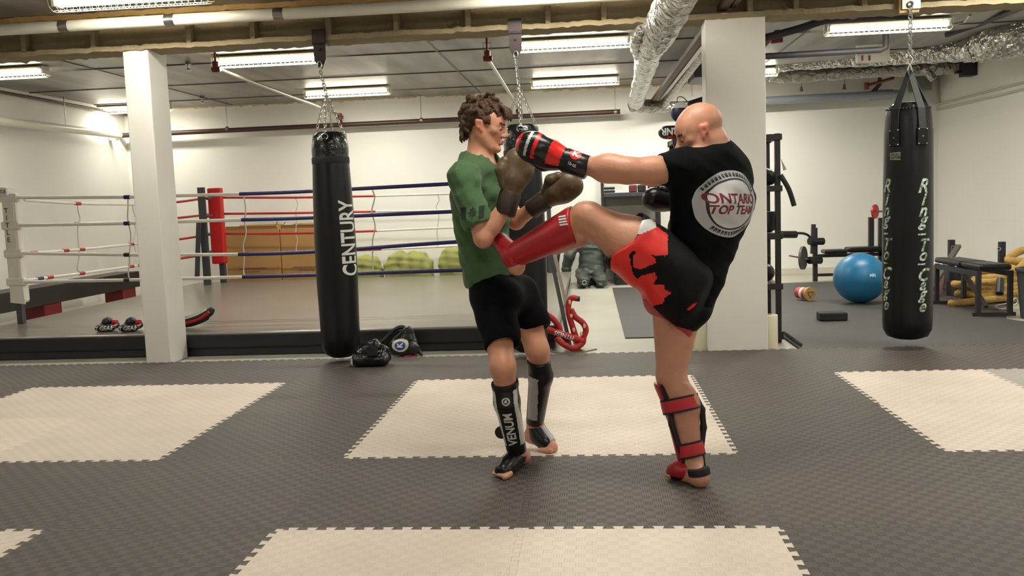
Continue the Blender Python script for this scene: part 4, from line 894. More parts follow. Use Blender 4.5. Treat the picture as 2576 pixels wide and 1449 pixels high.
surf_print('lettering', text_mesh('FITNESS', .052, .0015, .95, maxedge=.012), m_whiteprint, fr, fb, (A_+B_)*.5+u*-.01, -u, -v, .002, .1)
MB().tube(smoothpath([P(1398, 850, YF_-.08), P(1420, 868, YF_-.08), P(1446, 876, YF_-.08), P(1464, 862, YF_-.05)], 4), .025, 12).build('padded_tube', m_rf, fr, smooth=True)
MB().cyl(P(1450, 751, YF_), P(1459, 752, YF_), .024, n=12).build('rubber_grip', m_blk, fr, smooth=True)
b = MB()
for px, py in ((1433, 760), (1443, 830), (1437, 795), (1470, 820), (1462, 840), (1452, 868)): p = P(px, py, YF_-.03); b.ball(p, (.012, .006, .022), 8, 5)
b.build('pale_patch', mat('pale_wear', (224, 186, 150), .7), fr, smooth=True)
pl = [PZ(1398, 868, FL), PZ(1502, 880, FL), PZ(1440, 893, FL), PZ(1385, 888, FL)]; MB().prism(pl, (0, 0, .012)).build('base_plate', m_galv, fr)
st = thing('leaning_posts', 'pair of dark steel bars leaning behind the red padded frame', 'steel bar', P(1432, 848, 3.6)); q0 = P(1433, 862, 3.55); q0.z = FL
MB().bar(P(1385, 640, 3.75), q0, .035, .03).build('bar', m_dkgrey, st); MB().bar(P(1395, 640, 3.8), q0+Vector((.05, .05, 0)), .03, .03).build('bar', m_galv, st)
# ---------------------------------------------------------------- dummies and shelf by the back wall
m_dum = mat('dark_green_vinyl', (62, 68, 62), .45, bump=(9, .5)); dy = 8.95
def pd_(px, py, y=dy): return P(px, py, y)
t = thing('grappling_dummy', 'dark green grappling dummy slumped sitting against the back wall', 'training dummy', (PZ(1480, 715, FL).x, 9, FL))
s = Solid(.013, .05); s.cap(pd_(1486, 612, 9.3), pd_(1487, 690, 9.2), .17, .20, flat=((0, 1, 0), .8)); s.ell(pd_(1485, 575, 9.35), (.10, .12, .13))
s.cap(pd_(1520, 606, 9.3), pd_(1545, 660, 9.1), .085, .08); s.cap(pd_(1545, 660, 9.1), pd_(1562, 688, 8.9), .08, .07)
s.cap(pd_(1447, 612, 9.3), pd_(1432, 645, 9.1), .085, .08); s.cap(pd_(1432, 645, 9.15), pd_(1424, 678, 9.15), .08, .075)
s.cap(pd_(1465, 690, 9.2), (pd_(1468, 702, 8.62).x, 8.62, .085), .11, .09); s.cap(pd_(1505, 690, 9.2), (pd_(1513, 702, 8.6).x, 8.6, .085), .11, .09)
s.noise = folds(.006, (3, 3, 60), (9, 2, 20), (12, 3, 70)); s.clip((0, 0, FL+.001), (0, 0, -1), .01); s.clip((0, 9.6, 0), (0, 1, 0)); s.build('body', m_dum, t)
for px in (1470, 1512): c = Vector((P(px, 708, 8.52).x, 8.53, .075)); MB().tube([c+Vector((.03*math.cos(a), 0, .03*math.sin(a))) for a in [2*PI*k/12 for k in range(12)]], .006, 6, closed=True).build('ring', m_steel, t, smooth=True)
MB().box(P(1478, 627, 9.0)+Vector((0, .02, 0)), (.3, .02, .03)).build('chest_strap', m_blk, t)
t = thing('grappling_dummy', 'second dark dummy mostly hidden, its arm left of the slumped one', 'training dummy', (PZ(1405, 700, FL).x, 9, FL)); s = Solid(.014, .05)
s.cap(pd_(1384, 620, 9.5), pd_(1384, 680, 9.5), .12, .15); s.cap(pd_(1402, 620, 9.45), pd_(1396, 664, 9.3), .065, .06); s.clip((0, 0, FL+.001), (0, 0, -1), .01); s.build('body', mat('near_black_vinyl', (40, 42, 42), .45), t)
o = MB(); c = P(1500, 600, 9.62); o.tube([(c.x, 9.62, FL), (c.x, 9.62, c.z), (c.x, 9.62, c.z+.12), (c.x, 9.62, c.z+.16)], [.09, .09, .075, .03], 20); tag(o.build('white_cushion', mat('white_cushion', (222, 220, 205), .6), smooth=True, loc=c), 'white rolled cushion standing behind the slumped dummy shoulder', 'cushion')
c = P(1578, 690, 9.2); tag(MB().bb((c.x-.2, 9.0, FL), (c.x+.25, 9.5, .12)).build('foam_block', m_blk, bevel=.02, loc=(c.x, 9.2, FL)), 'flat black block on the floor right of the slumped dummy', 'block')
sh = thing('shelf_unit', 'dark metal shelving at the back wall holding gloves and pads', 'shelf', (P(1585, 600, 9.6).x, 9.6, FL)); xa = P(1516, 500, 9.5).x; xb = P(1657, 500, 9.5).x
for x_ in (xa, xb):
    for y_ in (9.45, 9.8): MB().bb((x_-.02, y_-.02, FL), (x_+.02, y_+.02, 1.78)).build('post', m_rk, sh)
shz = [P(1580, 484, 9.45).z, P(1580, 588, 9.45).z, .25]
for z in shz: MB().bb((xa-.02, 9.44, z-.06), (xb+.02, 9.82, z)).build('shelf_board', m_dkgrey, sh, bevel=.004)
MB().bb((xa, 9.81, shz[1]), (xb, 9.83, shz[0]-.06)).build('back_panel', mat('grey_panel', (134, 132, 124), .6), sh)
def onsh(name, lab, cat, c, s, m, sol=None, grp=None):
    if sol: o = sol.build(name, m, loc=c)
    else: o = MB().box(c, s).build(name, m, bevel=.015, loc=c)
    return tag(o, lab, cat, grp)
for i, dz in enumerate((.025, .075)): onsh('weight_plate', ('lower' if i == 0 else 'upper')+' of two flat black discs on the top shelf', 'plate', Vector((P(1533, 480, 9.6).x, 9.6, shz[0]+dz)), (.17, .17, .04), m_pad)
for i, px in enumerate((1592, 1614, 1640)): onsh('glove_box', ('left', 'middle', 'right')[i]+' of three red and black packs on the top shelf', 'pack', Vector((P(px, 470, 9.6).x, 9.6, shz[0]+.056)), (.12, .2, .11), [mat('dark_red_pack', (96, 34, 34), .6), m_pad, mat('dark_red_pack', (96, 34, 34), .6)][i])
c = Vector((P(1600, 400, 9.6).x, 9.6, 1.805)); onsh('pad_stack', 'grey-black pad just visible on top of the shelving above the arm', 'pad', c, (.2, .2, .10), m_dkgrey)
for i, (px, h) in enumerate(((1562, .13), (1587, .10), (1611, .10), (1634, .12))):
    c = Vector((P(px, 570, 9.55).x, 9.55, shz[1]+h)); s = Solid(.01, .02); s.ell(c, (.066, .08, h*.95)); s.cap(c+Vector((.02, -.03, 0)), c+Vector((.06, -.06, .06)), .04, .035); s.clip((0, 0, shz[1]+.001), (0, 0, -1), .004)
    onsh('boxing_glove', ('leftmost', 'second', 'third', 'rightmost')[i]+' black glove on the lower shelf behind the raised knee', 'boxing glove', c, None, m_pad, s, 'gloves on the lower shelf')
# ---------------------------------------------------------------- weights corner
by = 8.72
bench = thing('weight_bench', 'black weight bench with leg developer against the back wall', 'weight bench', (P(2120, 690, by).x, by, FL))
p0 = P(2050, 590, by); MB().bar((p0.x, by, .75), (p0.x, by, FL), .06).build('front_post', m_blk, bench)
MB().bar((p0.x-.02, by, .80), (p0.x-.04, by-.02, .38), .055).build('lever', m_blk, bench)
MB().tube(smoothpath([P(1985, 588, by-.1), P(2020, 587, by-.05), P(2038, 598, by), P(2042, 630, by)], 4), .018, 8).build('curl_arm', m_blk, bench, smooth=True)
for px0, px1, py in ((1966, 2002, 590), (2036, 2070, 607), (2036, 2064, 655)): MB().tube([P(px0, py, by-.15), P(px1, py, by-.05)], .052, 16).build('foam_roller', m_pad, bench, smooth=True)
pc = P(2020, 649, by-.2); n_ = Vector((.86, .0, 0))+Vector((0, -.5, 0)); n_.normalize(); pl_ = MB().lathe(pc-n_*.02, [(.02, 0), (.165, .003), (.165, .037), (.02, .04)], 36, d=n_).build('weight_plate', mat('grey_iron_plate', (84, 82, 80), .5), bench, smooth=40)
MB().tube([P(1985, 643, by-.3), P(2045, 655, by-.1)], .012, 8).build('plate_pin', m_steel, bench, smooth=True)
sz = P(2100, 636, by).z; x0 = P(2070, 632, by).x; x1 = P(2127, 632, by).x; x2 = P(2260, 628, by).x
MB().bb((x0, by-.14, sz-.01), (x1, by+.14, sz+.05)).build('seat', m_vinyl, bench, bevel=.025); MB().bb((x1+.01, by-.14, sz+.0), (x2, by+.14, sz+.075)).build('backrest', m_vinyl, bench, bevel=.025)
MB().bb((p0.x, by-.03, sz-.06), (x2, by+.03, sz-.015)).build('rail', m_blk, bench); MB().bb((p0.x, by-.02, .05), (x2+.1, by+.02, .09)).build('lower_rail', m_blk, bench)
ux = P(2216, 600, by).x
for dy_ in (-.0, .45): MB().bb((ux-.035, by+dy_-.03, FL), (ux+.035, by+dy_+.03, P(2216, 548, by).z)).build('upright', m_blk, bench)
MB().bb((ux-.03, by, .05), (ux+.03, by+.45, .1)).build('cross_bar', m_blk, bench)
bc = P(2204, 532, by-.05); bar = thing('barbell', 'short barbell with a small red plate racked behind the blue ball', 'barbell', (bc.x, by, FL))
d_ = Vector((.75, -.66, 0)).normalized()*-1; MB().tube([bc-d_*-.08, bc-d_*.6+Vector((0, .2, 0))], .014, 10).build('bar', m_galv, bar, smooth=True)
MB().lathe(bc, [(.02, 0), (.10, .003), (.10, .028), (.02, .03)], 30, d=d_).build('plate', m_redl, bar, smooth=40); MB().lathe(bc+d_*.03, [(.03, 0), (.03, .03)], 14, d=d_).build('collar', m_galv, bar, smooth=True)
# ball
r_ = .287; cc = PZ(2165, 762, RUB); cc = Vector((cc.x, cc.y+.03, FL+.014+r_*.985)); t = thing('exercise_ball', 'large blue inflatable exercise ball on the rubber floor', 'ball', (cc.x, cc.y, RUB))
bl = MB().ball(cc, (r_*1.01, r_*1.01, r_*.985), 48, 32).build('ball', mat('blue_rubber', (30, 108, 152), .38, bump=(120, .05)), t, smooth=True)
a_ = Vector((.22, -1, .05)).normalized(); lc = P(2197, 693, cc.y-r_); u = Vector((1, .3, 0)).normalized()
surf_print('logo', shape_mesh([(-.035, -.02), (-.02, -.008), (0, -.02), (.02, -.008), (.038, -.03), (.03, .02), (.012, .012), (0, .028), (-.012, .012), (-.035, .022)], .015), mat('pale_blue_print', (170, 205, 220), .5), t, bl, lc, u, (0, 0, 1), .002)
# block and roller
c = PZ(2099, 808, RUB); c.y += .09; tag(MB().box((c.x, c.y, FL+.014+.042), (.27, .16, .083)).build('foam_block', mat('black_foam', (34, 33, 34), .7), bevel=.014, loc=(c.x, c.y, RUB)), 'small black foam block on the rubber floor before the blue ball', 'block')
c = PZ(2036, 757, RUB); c.y += .03; q = Vector((c.x, c.y, FL+.014+.082)); d_ = Vector((-.45, .85, 0)).normalized(); t = thing('ab_roller', 'small roller with golden end disc and red drum lying on the rubber floor', 'roller', (c.x, c.y, RUB))
MB().lathe(q-d_*.03, [(.03, 0), (.081, .002), (.081, .03), (.03, .035)], 28, d=d_).build('wood_disc', mat('golden_wood', (176, 140, 84), .5, vary=(20, .15)), t, smooth=40)
MB().lathe(q+d_*.0, [(.05, 0), (.068, .01), (.068, .17), (.05, .18)], 28, d=d_).build('drum', mat('orange_red_plastic', (186, 62, 44), .4), t, smooth=40)
MB().lathe(q+d_*.06, [(.0695, 0), (.0695, .04)], 28, d=d_).build('white_band', m_whiteprint, t, smooth=40)
tri = MB(); 
for k in range(3): a0_ = 2*PI*k/3+PI/2; u_, w_ = frame(d_); tri.bar(q-d_*.031+(u_*math.cos(a0_)+w_*math.sin(a0_))*.05, q-d_*.031+(u_*math.cos(a0_+2*PI/3)+w_*math.sin(a0_+2*PI/3))*.05, .008)
tri.build('triangle_mark', m_cardtape, t)
# adjustable bench
n0, n1 = PZ(2460, 795, RUB), PZ(2540, 794, RUB); f0, f1 = PZ(2356, 765, RUB), PZ(2424, 765, RUB); zf = FL+.014
t = thing('flat_bench', 'black padded flat bench on square tube legs at right', 'bench', ((n0.x+f1.x)/2, (n0.y+f0.y)/2, zf)); H_ = .44
for a_, b_, nm in ((n0, n1, 'foot_bar'), (f0, f1, 'foot_bar')):
    e = (b_-a_).normalized()*.05; MB().bar(Vector((a_.x, a_.y, zf+.018))-e, Vector((b_.x, b_.y, zf+.018))+e, .04, .036).build(nm, m_blk, t)
for q in (n0, n1, f0, f1): MB().bar(Vector((q.x, q.y, zf+.03)), Vector((q.x, q.y, H_-.0)), .042).build('leg', m_blk, t)
def lerp(a_, b_, t_): return a_+(b_-a_)*t_
A1_, B1_, C1_, D1_ = n0, n1, f1, f0; up = Vector((0, 0, 1))
for lo_, hi_, nm in ((-.04, .42, 'seat'), (.44, 1.08, 'backrest')):
    ps = [lerp(A1_, D1_, lo_), lerp(B1_, C1_, lo_), lerp(B1_, C1_, hi_), lerp(A1_, D1_, hi_)]; ps = [Vector((p.x, p.y, H_+.005)) for p in ps]
    MB().prism(ps, (0, 0, .06)).build(nm, m_vinyl, t, bevel=.022)
MB().bar(Vector((n0.x, n0.y, H_-.03)), Vector((f0.x, f0.y, H_-.03)), .04, .05).build('rail', m_blk, t); MB().bar(Vector((n1.x, n1.y, H_-.03)), Vector((f1.x, f1.y, H_-.03)), .04, .05).build('rail', m_blk, t)
mm = lerp(f0, f1, .8); MB().bar(Vector((mm.x, mm.y, H_-.02)), Vector((lerp(n0, f0, .55).x+.28, lerp(n0, f0, .45).y, zf+.03)), .045, .03).build('prop', mat('worn_grey_steel', (88, 84, 82), .5), t)
# squat posts
for lab, px, y_, zt in (('left of two short dark uprights behind the flat bench, clip hanging on it', 2393, 6.9, .0), ('right of two short dark uprights behind the flat bench', 2520, 6.7, .0)):
    x_ = P(px, 640, y_).x; top = P(px, 603 if px < 2450 else 608, y_).z; t = thing('rack_upright', lab, 'upright', (x_, y_, FL))
    MB().bb((x_-.033, y_-.033, FL), (x_+.033, y_+.033, top)).build('post', mat('navy_black_steel', (38, 34, 46), .5), t, bevel=.004); MB().bb((x_-.05, y_-.3, FL), (x_+.05, y_+.3, FL+.05)).build('foot', m_blk, t)
    c = Vector((x_+(.0 if px < 2450 else -.05), y_-.04, top-.12 if px < 2450 else top-.08)); sz_ = (.018, .05) if px < 2450 else (.02, .02)
    MB().tube([c+Vector((sz_[0]*math.cos(a), 0, sz_[1]*math.sin(a))) for a in [2*PI*k/14 for k in range(14)]], .004, 6, closed=True).build('clip', m_steel, t, smooth=True)
a_ = P(2411, 618, 6.6); b_ = P(2338, 712, 6.2); tag(MB().bar(a_, Vector((b_.x-.1, b_.y-.1, FL)), .06, .04).build('leaning_beam', mat('grey_brown_steel', (92, 86, 82), .5), loc=a_), 'grey steel bar leaning diagonally against the left short upright', 'bar')
c = P(2390, 730, 6.3); tag(MB().bb((c.x+.05, 6.28, FL), (c.x+.55, 6.55, .16)).build('weight_crate', m_blk, bevel=.02, loc=(c.x, 6.4, FL)), 'low black crate of weights behind the flat bench', 'crate')
c = P(2448, 712, 7.4); tag(MB().bb((c.x-.35, 7.2, FL), (c.x+.35, 7.6, .22)).build('plastic_tub', mat('dark_lid', (50, 50, 56), .4), bevel=.02, loc=(c.x, 7.4, FL)), 'dark plastic tub on the floor behind the yellow rope', 'tub')
# yellow rope pile
m_rope = mat('yellow_manila_rope', (186, 150, 84), .85, bump=(45, 1.0), vary=(14, .22)); rp = thing('battle_rope', 'thick yellow battle rope heaped on the floor behind the flat bench', 'rope', (P(2480, 760, 5.75).x, 5.8, FL))
random.seed(11); cx_ = P(2478, 750, 5.8).x; pts = []
for k in range(46):
    a = k*.86; rr = .36*(1-k/90)*random.uniform(.65, 1.1); pts.append((cx_+.1+rr*1.25*math.cos(a), 5.85+rr*.75*math.sin(a), FL+.05+k*.0066+random.uniform(0, .04)))
pts = [(P(2385, 757, 5.6).x-.02, 5.5, FL+.045), (P(2410, 755, 5.6).x, 5.5, FL+.045)]+pts
MB().tube(smoothpath(pts, 5), .041, 10).build('rope_coil', m_rope, rp, smooth=True)
tp = P(2560, 670, 6.2); pts = [(cx_+.35, 5.9, .3), (cx_+.5, 6.0, .4), (tp.x-.15, 6.1, .42), (tp.x, 6.2, .5), (tp.x+.12, 6.2, .52), (tp.x+.2, 6.3, .42), (tp.x, 6.3, .34), (tp.x-.2, 6.2, .3), (tp.x+.15, 6.15, .26), (tp.x+.22, 6.2, .40)]
MB().tube(smoothpath(pts, 5), .043, 10).build('rope_tail', m_rope, rp, smooth=True)
for dx, dy_, z in ((.30, .1, .1), (.36, .3, .2), (.42, .05, .18), (.5, .3, .22)): MB().tube(smoothpath([(cx_+dx-.25, 5.9+dy_, z), (cx_+dx, 6.05+dy_, z+.1), (cx_+dx+.25, 5.95+dy_, z)], 5), .045, 10).build('rope_coil', m_rope, rp, smooth=True)
MB().tube([(cx_-.0, 5.45, .12), (cx_+.05, 5.55, .26)], .04, 12).build('rope_end_cap', m_blk, rp, smooth=True)
# bin, bucket, cord, chain
c = PZ(2580, 806, RUB); c.y += .2; c.x += .22; t = thing('waste_bin', 'dark grey plastic bin cut by the right picture edge', 'bin', (c.x, c.y, FL+.014))
MB().lathe((c.x, c.y, FL+.014), [(.16, 0), (.20, .44), (.215, .45), (.215, .475), (.19, .475), (.185, .44), (.15, .02)], 32).build('bin_body', mat('slate_plastic', (66, 72, 72), .5), t, smooth=40)
MB().lathe((c.x, c.y, FL+.03+.36), [(.18, 0), (.12, .07), (.02, .10)], 20).build('contents', m_blk, t, smooth=True)
c = P(2344, 700, 6.7); t = thing('bucket', 'white and pink bucket just right of the long hanging bag', 'bucket', (c.x, 6.7, FL))
MB().lathe((c.x, 6.7, FL), [(.11, 0), (.15, .36), (.156, .365), (.15, .37), (.1, .36)], 28).build('bucket_body', [mat('pink_plastic', (214, 150, 148), .5)], t, smooth=40); MB().lathe((c.x, 6.7, FL+.36), [(.155, 0), (.16, .01), (.155, .02)], 28).build('rim', m_whiteprint, t, smooth=True)
p = PZ(2540, 778, RUB); z = FL+.02; pts = [(p.x-.1, p.y, z), (p.x-.13, p.y+.03, z+.03), (p.x-.08, p.y+.03, z+.04), (p.x, p.y+.02, z+.06), (p.x+.08, p.y+.05, z+.10), (p.x+.1, p.y+.06, z+.05), (p.x, p.y+.03, z+.01), (p.x-.11, p.y-.02, z), (p.x+.1, p.y-.03, z)]
tag(MB().tube(smoothpath(pts, 5), .005, 6).build('extension_cord', m_whiteprint, smooth=True, loc=p), 'loop of white cord on the rubber floor by the bench leg', 'cord')
cb = MB(); a_ = PZ(1969, 842, FL); b_ = PZ(2016, 876, FL); a_.z = b_.z = FL+.014; d = b_-a_; n = 26; u, w_ = frame(d)
for i in range(n): link(cb, a_+d*((i+.5)/n)+Vector((0, 0, .012)), d, (u+w_) if i % 2 else (u-w_), .042, .014, .0045)
tag(cb.build('steel_chain', m_blk, smooth=True, loc=a_), 'black steel chain lying on the floor beside the storage rack foot', 'chain')
# ================================================================ PEOPLE
m_skin = mat('fair_skin', (200, 142, 114), .5, vary=(12, .05), bump=(60, .12)); m_skin2 = mat('ruddy_skin', (192, 138, 112), .48, vary=(12, .07), bump=(60, .12))
m_lip = mat('lip_skin', (178, 112, 94), .45); m_earskin = mat('ear_skin', (198, 124, 100), .5); m_brow = mat('brown_brow', (74, 48, 32), .8); m_toe = mat('pink_toe_skin', (222, 142, 116), .5)
m_eye = mat('eye_white', (150, 132, 118), .25); m_iris = mat('dark_iris', (34, 22, 16), .2)
def V3(v): return np.array(v, float)
class Frame:
    def __init__(s, o, f, u, k=1.0):
        s.o = V3(o); s.f = _n(f); s.s = _n(np.cross(V3(u), s.f)); s.u = np.cross(s.f, s.s); s.k = k   # s = the person's left
    def __call__(s, f, l, u): return s.o+(s.f*f+s.s*l+s.u*u)*s.k
    def R(s, tilt=0): return np.stack([s.f, s.s, s.u], 1)
    def loc(s, c): d = (c-s.o)/s.k; return d@s.f, d@s.s, d@s.u
def head(S, H, jaw=1.0, nose=1.0):
    k = H.k; R_ = H.R()
    E = lambda c, r, kk=.02, cut=False: S.ell(H(*c), [x*k for x in r], R_, kk*k, cut)
    Cc = lambda a, b, ra, rb, kk=.015, cut=False: S.cap(H(*a), H(*b), ra*k, rb*k, kk*k, None, cut)
    E((-.012, 0, .035), (.100, .078, .090)); E((.03, 0, -.02), (.068, .066, .095), .03); E((.045, 0, .03), (.052, .060, .055), .03)
    for s_ in (-1, 1):
        Cc((-.002, .052*s_, -.045), (.055, .030*s_, -.102*jaw), .022, .018, .03); E((.058, .046*s_, -.022), (.022, .02, .018), .02)
        Cc((.087, .012*s_, .012), (.074, .050*s_, .010), .009, .008, .012); E((.094, .031*s_, -.008), (.015, .019, .011), .010, True)
        E((.080, .031*s_, -.008), (.0135, .016, .0115), .004)
        E((.103, .011*s_*nose, -.043), (.011, .0085, .008), .006)
        # ear
        Cc((-.002, .076*s_, .012), (.006, .077*s_, -.032), .013, .009, .006); Cc((-.020, .083*s_, .010), (-.014, .083*s_, -.018), .012, .009, .008); E((-.004, .092*s_, -.006), (.008, .008, .013), .004, True)
    E((.078, 0, -.108*jaw), (.020, .024, .018), .02)
    Cc((.090, 0, .012), (.112*nose, 0, -.032), .0085, .0115, .012); E((.114*nose, 0, -.036), (.0115, .011, .010), .008)
    Cc((.097, -.014, -.066), (.097, .014, -.066), .0065, .0065, .006); Cc((.094, -.013, -.079), (.094, .013, -.079), .0075, .0075, .006); Cc((.108, -.02, -.0725), (.108, .02, -.0725), .0022, .0022, .003, True)
def head_colour(H, brow=True):
    def f(c):
        a, l, u = H.loc(c); r = np.zeros(len(c), int); L_ = np.abs(l)
        r[(a > .088) & (L_ < .022) & (u < -.060) & (u > -.087)] = 1
        r[(L_ > .076) & (a > -.045) & (a < .03) & (u > -.055) & (u < .035)] = 2
        if brow: r[(a > .062) & (L_ > .012) & (L_ < .052) & (u > .009) & (u < .020)] = 3
        return r
    return f
def eyes(H, parent):
    for s_ in (-1, 1):
        c = Vector(H(.0835, .031*s_, -.0095)); e = MB().ball(c, .0113*H.k, 16, 10).build('eye', m_eye, parent, smooth=True)
        MB().ball(Vector(H(.0910, .031*s_, -.0120)), (.0058*H.k,)*3, 12, 8).build('iris', m_iris, e, smooth=True)
def toes(S, foot_tip, dirv, side, n=5, r=.011):
    """five toes: big toe on the side given"""
    dirv = _n(dirv); side = _n(side)
    for i in range(n):
        rr = r*(1.35 if i == 0 else 1-.07*i); c = V3(foot_tip)+side*(.034-.0185*i-(.004 if i else 0)); L_ = .034 if i == 0 else .030-.003*i
        S.cap(c-dirv*.03, c+dirv*(L_-.012-.004*i), rr, rr*.9, .006)
def boxing_glove(parent, name, wrist, fist, thumb, m_body, m_cuff, size=1.0, colour=None, label=None):
    w_ = V3(wrist); d = _n(V3(fist)-w_); th = V3(thumb); th = _n(th-d*(th@d)); nn = np.cross(d, th); k = size; q = lambda a, b, c: w_+(d*a+th*b+nn*c)*k
    S = Solid(.0045, .02); S.cap(q(.02, 0, 0), q(.08, 0, 0), .044*k, .052*k); S.cap(q(.10, .01, 0), q(.165, .004, .0), .064*k, .066*k, .03, (nn, .88)); S.cap(q(.12, -.025, .0), q(.17, -.02, .0), .05*k, .052*k, .02, (nn, .9))
    S.cap(q(.135, -.035, .02), q(.15, -.035, -.02), .03*k, .03*k, .02)
    g = S.build(name, m_body, parent, colour=colour)
    if label: g['label'] = label
    S = Solid(.0045, .015); S.cap(q(.055, .042, .012), q(.11, .072, .016), .024*k, .027*k); S.cap(q(.11, .072, .016), q(.15, .066, .014), .027*k, .024*k); S.build('thumb', m_body[0] if isinstance(m_body, list) else m_body, g)
    b = MB(); b.lathe(q(-.075, 0, 0), [(.043*k, 0), (.048*k, .008), (.047*k, .05*k), (.050*k, .095*k), (.044*k, .11*k)], 28, d=d); cf = b.build('cuff', m_cuff, g, smooth=50)
    return g, cf, q, d, th, nn
def band(parent, name, m, c, axis, r, h, sq=1.0, th=.004):
    axis = Vector(axis).normalized(); c = Vector(c)-axis*h/2
    return MB().lathe(c, [(r-th, 0), (r, .001), (r+.001, h/2), (r, h-.001), (r-th, h)], 32, d=axis, sq=sq).build(name, m, parent, smooth=50)

def hem(S, c, ax, r, k=.005):
    c = V3(c); ax = _n(ax); S.cap(c+ax*r, c+ax*(r+.16), r, r*1.5, k, None, True)
def along(pts, t):
    pts = [V3(p) for p in pts]; L_ = [np.linalg.norm(b-a) for a, b in zip(pts, pts[1:])]; d = t*sum(L_)
    for i, l in enumerate(L_):
        if d <= l or i == len(L_)-1: return pts[i]+(pts[i+1]-pts[i])*(d/l), i
        d -= l
# ---------------------------------------------------------------- person in the green shirt
fB = _n((.86, -.5, 0)); sB = _n((.5, .86, 0)); ZV = V3((0, 0, 1))
boy = thing('person', 'young person with curly brown hair in green shirt and black shorts, gloves raised in guard', 'person', PZ(1290, 1185, 0))
toeR = V3(PZ(1259, 1203, 0)); heelR = V3(PZ(1316, 1166, 0)); toeL = V3(PZ(1386, 1136, 0))
toeR[2] = .016; heelR[2] = .036
B = dict(nb=P(1203, 404, -.03), shR=P(1165, 446, -.25), shL=P(1243, 434, .13), elR=P(1216, 600, -.33), wrR=P(1270, 522, -.28), elL=P(1298, 556, .10), wrL=P(1356, 513, .0),
         hipR=P(1236, 748, -.12), knR=P(1266, 922, -.34), caR=P(1276, 1010, -.31), anR=P(1302, 1140, -.22), hipL=P(1306, 745, .06), knL=P(1352, 880, -.02), caL=P(1362, 945, .03), anL=P(1346, 1066, .13))
Hb = Frame(P(1222, 315, -.04), (1, -.20, -.20), (.16, 0, 1), .98)
S = Solid(.0052, .03); flatf = (fB, .72)
sp = [P(1204, 432, -.03), P(1208, 500, -.03), P(1216, 580, -.02), P(1232, 665, -.02), P(1258, 745, -.03)]
S.chain(sp, [.105, .140, .125, .128, .135], .04, flatf); S.chain([B['shR'], sp[0], B['shL']], [.055, .075, .055], .05)
S.chain([B['shR'], B['elR'], B['wrR']], [.054, .042, .030], .02); S.cap(V3(B['elR'])*.6+V3(B['wrR'])*.4, B['wrR'], .042, .030, .02)
S.chain([B['shL'], B['elL'], B['wrL']], [.052, .042, .031], .02)
for h, kn, ca, an in (('hipR', 'knR', 'caR', 'anR'), ('hipL', 'knL', 'caL', 'anL')): S.chain([B[h], B[kn]], [.088, .056], .04); S.chain([B[kn], B[ca], B[an]], [.054, .053, .036], .03); S.ell(V3(B[kn])+V3((-.005, -.022, .0)), (.036, .03, .045), None, .04)
S.chain([B['anR'], heelR], [.036, .034], .02); S.chain([heelR+V3((0, 0, .0)), toeR+(heelR-toeR)*.25+V3((0, 0, .014))], [.034, .030], .02); S.chain([V3(B['anR']), toeR+(heelR-toeR)*.3+V3((0, 0, .016))], [.034, .03], .03)
dR = toeR-heelR; dR[2] = 0; toes(S, toeR+V3((0, 0, .0)), dR, (-1, .6, 0) if False else np.cross(ZV, _n(dR))*1.0, r=.0125)
hl = V3(B['anL'])+V3((-.025, .02, -.07)); tl = toeL.copy(); tl[2] = .022; S.chain([B['anL'], hl], [.036, .032], .02); S.chain([hl, tl], [.032, .030], .03); S.chain([B['anL'], tl], [.035, .03], .03)
dL = tl-hl; dL[2] = 0; toes(S, toeL+V3((.0, 0, .014)), _n(dL), np.cross(ZV, _n(dL))*-1, r=.012)
S.cap(B['nb'], Hb(-.02, 0, -.05), .060, .056, .03); S.cap(V3(B['nb'])+fB*.03, Hb(.0, 0, -.07), .045, .045, .03); head(S, Hb)
S.clip((0, 0, .0015), (0, 0, -1), .002); body = S.build('body', [m_skin, m_lip, m_earskin, m_brow], boy, colour=head_colour(Hb)); eyes(Hb, boy)
# hair: a cap of curled locks
m_hair = mat('brown_curly_hair', (78, 54, 34), .6, bump=(160, .8), vary=(45, .35)); random.seed(5)
S = Solid(.0034, .007); S.ell(Hb(-.022, 0, .044), (.103, .084, .086), Hb.R(), .01); S.ell(Hb(.052, 0, .086), (.036, .058, .026), Hb.R(), .01); S.ell(Hb(-.070, 0, -.012), (.046, .062, .050), Hb.R(), .01)
rs = np.random.RandomState(4)
def lock(root, dirv, nrm, L_, r0, curl):
    root = V3(root); dirv = _n(dirv); nrm = _n(nrm); sd_ = np.cross(dirv, nrm); ph = rs.rand()*6.3; pts = []
    for k in range(6):
        t = k/5; pts.append(root+dirv*L_*t+nrm*(.009*math.sin(t*PI)-.014*t*t)+sd_*curl*math.sin(ph+t*5.2)+nrm*curl*.5*math.cos(ph+t*5.2))
    rr = [r0*(1-.05*k) for k in range(5)]+[r0*.55]
    for k in range(5): S.cap(Hb(*pts[k]), Hb(*pts[k+1]), rr[k], rr[k+1], .005)
for i in range(250):
    a = rs.rand()*2*PI; v = rs.rand()*1.55-.55; v = min(v, .98); e = math.sqrt(1-v*v); f_, l_, u_ = e*math.cos(a), e*math.sin(a), v
    if f_ > .5 and v < .34: continue
    if f_ > .12 and v < .05: continue
    if abs(l_) > .5 and f_ > -.30 and v < .0: continue
    c = (-.022+.104*f_, .085*l_, .044+(.090 if v > 0 else .110)*u_); n_ = V3((f_, l_, u_)); down = V3((.55 if f_ > 0 else -.35, .1*l_, -1.0)); down = down-n_*(down@n_)
    if np.linalg.norm(down) < .2: down = V3((1, .3*rs.randn(), 0))
    lock(c, down+rs.randn(3)*.35, n_, .034+.022*rs.rand(), .0070+.003*rs.rand(), .0052)
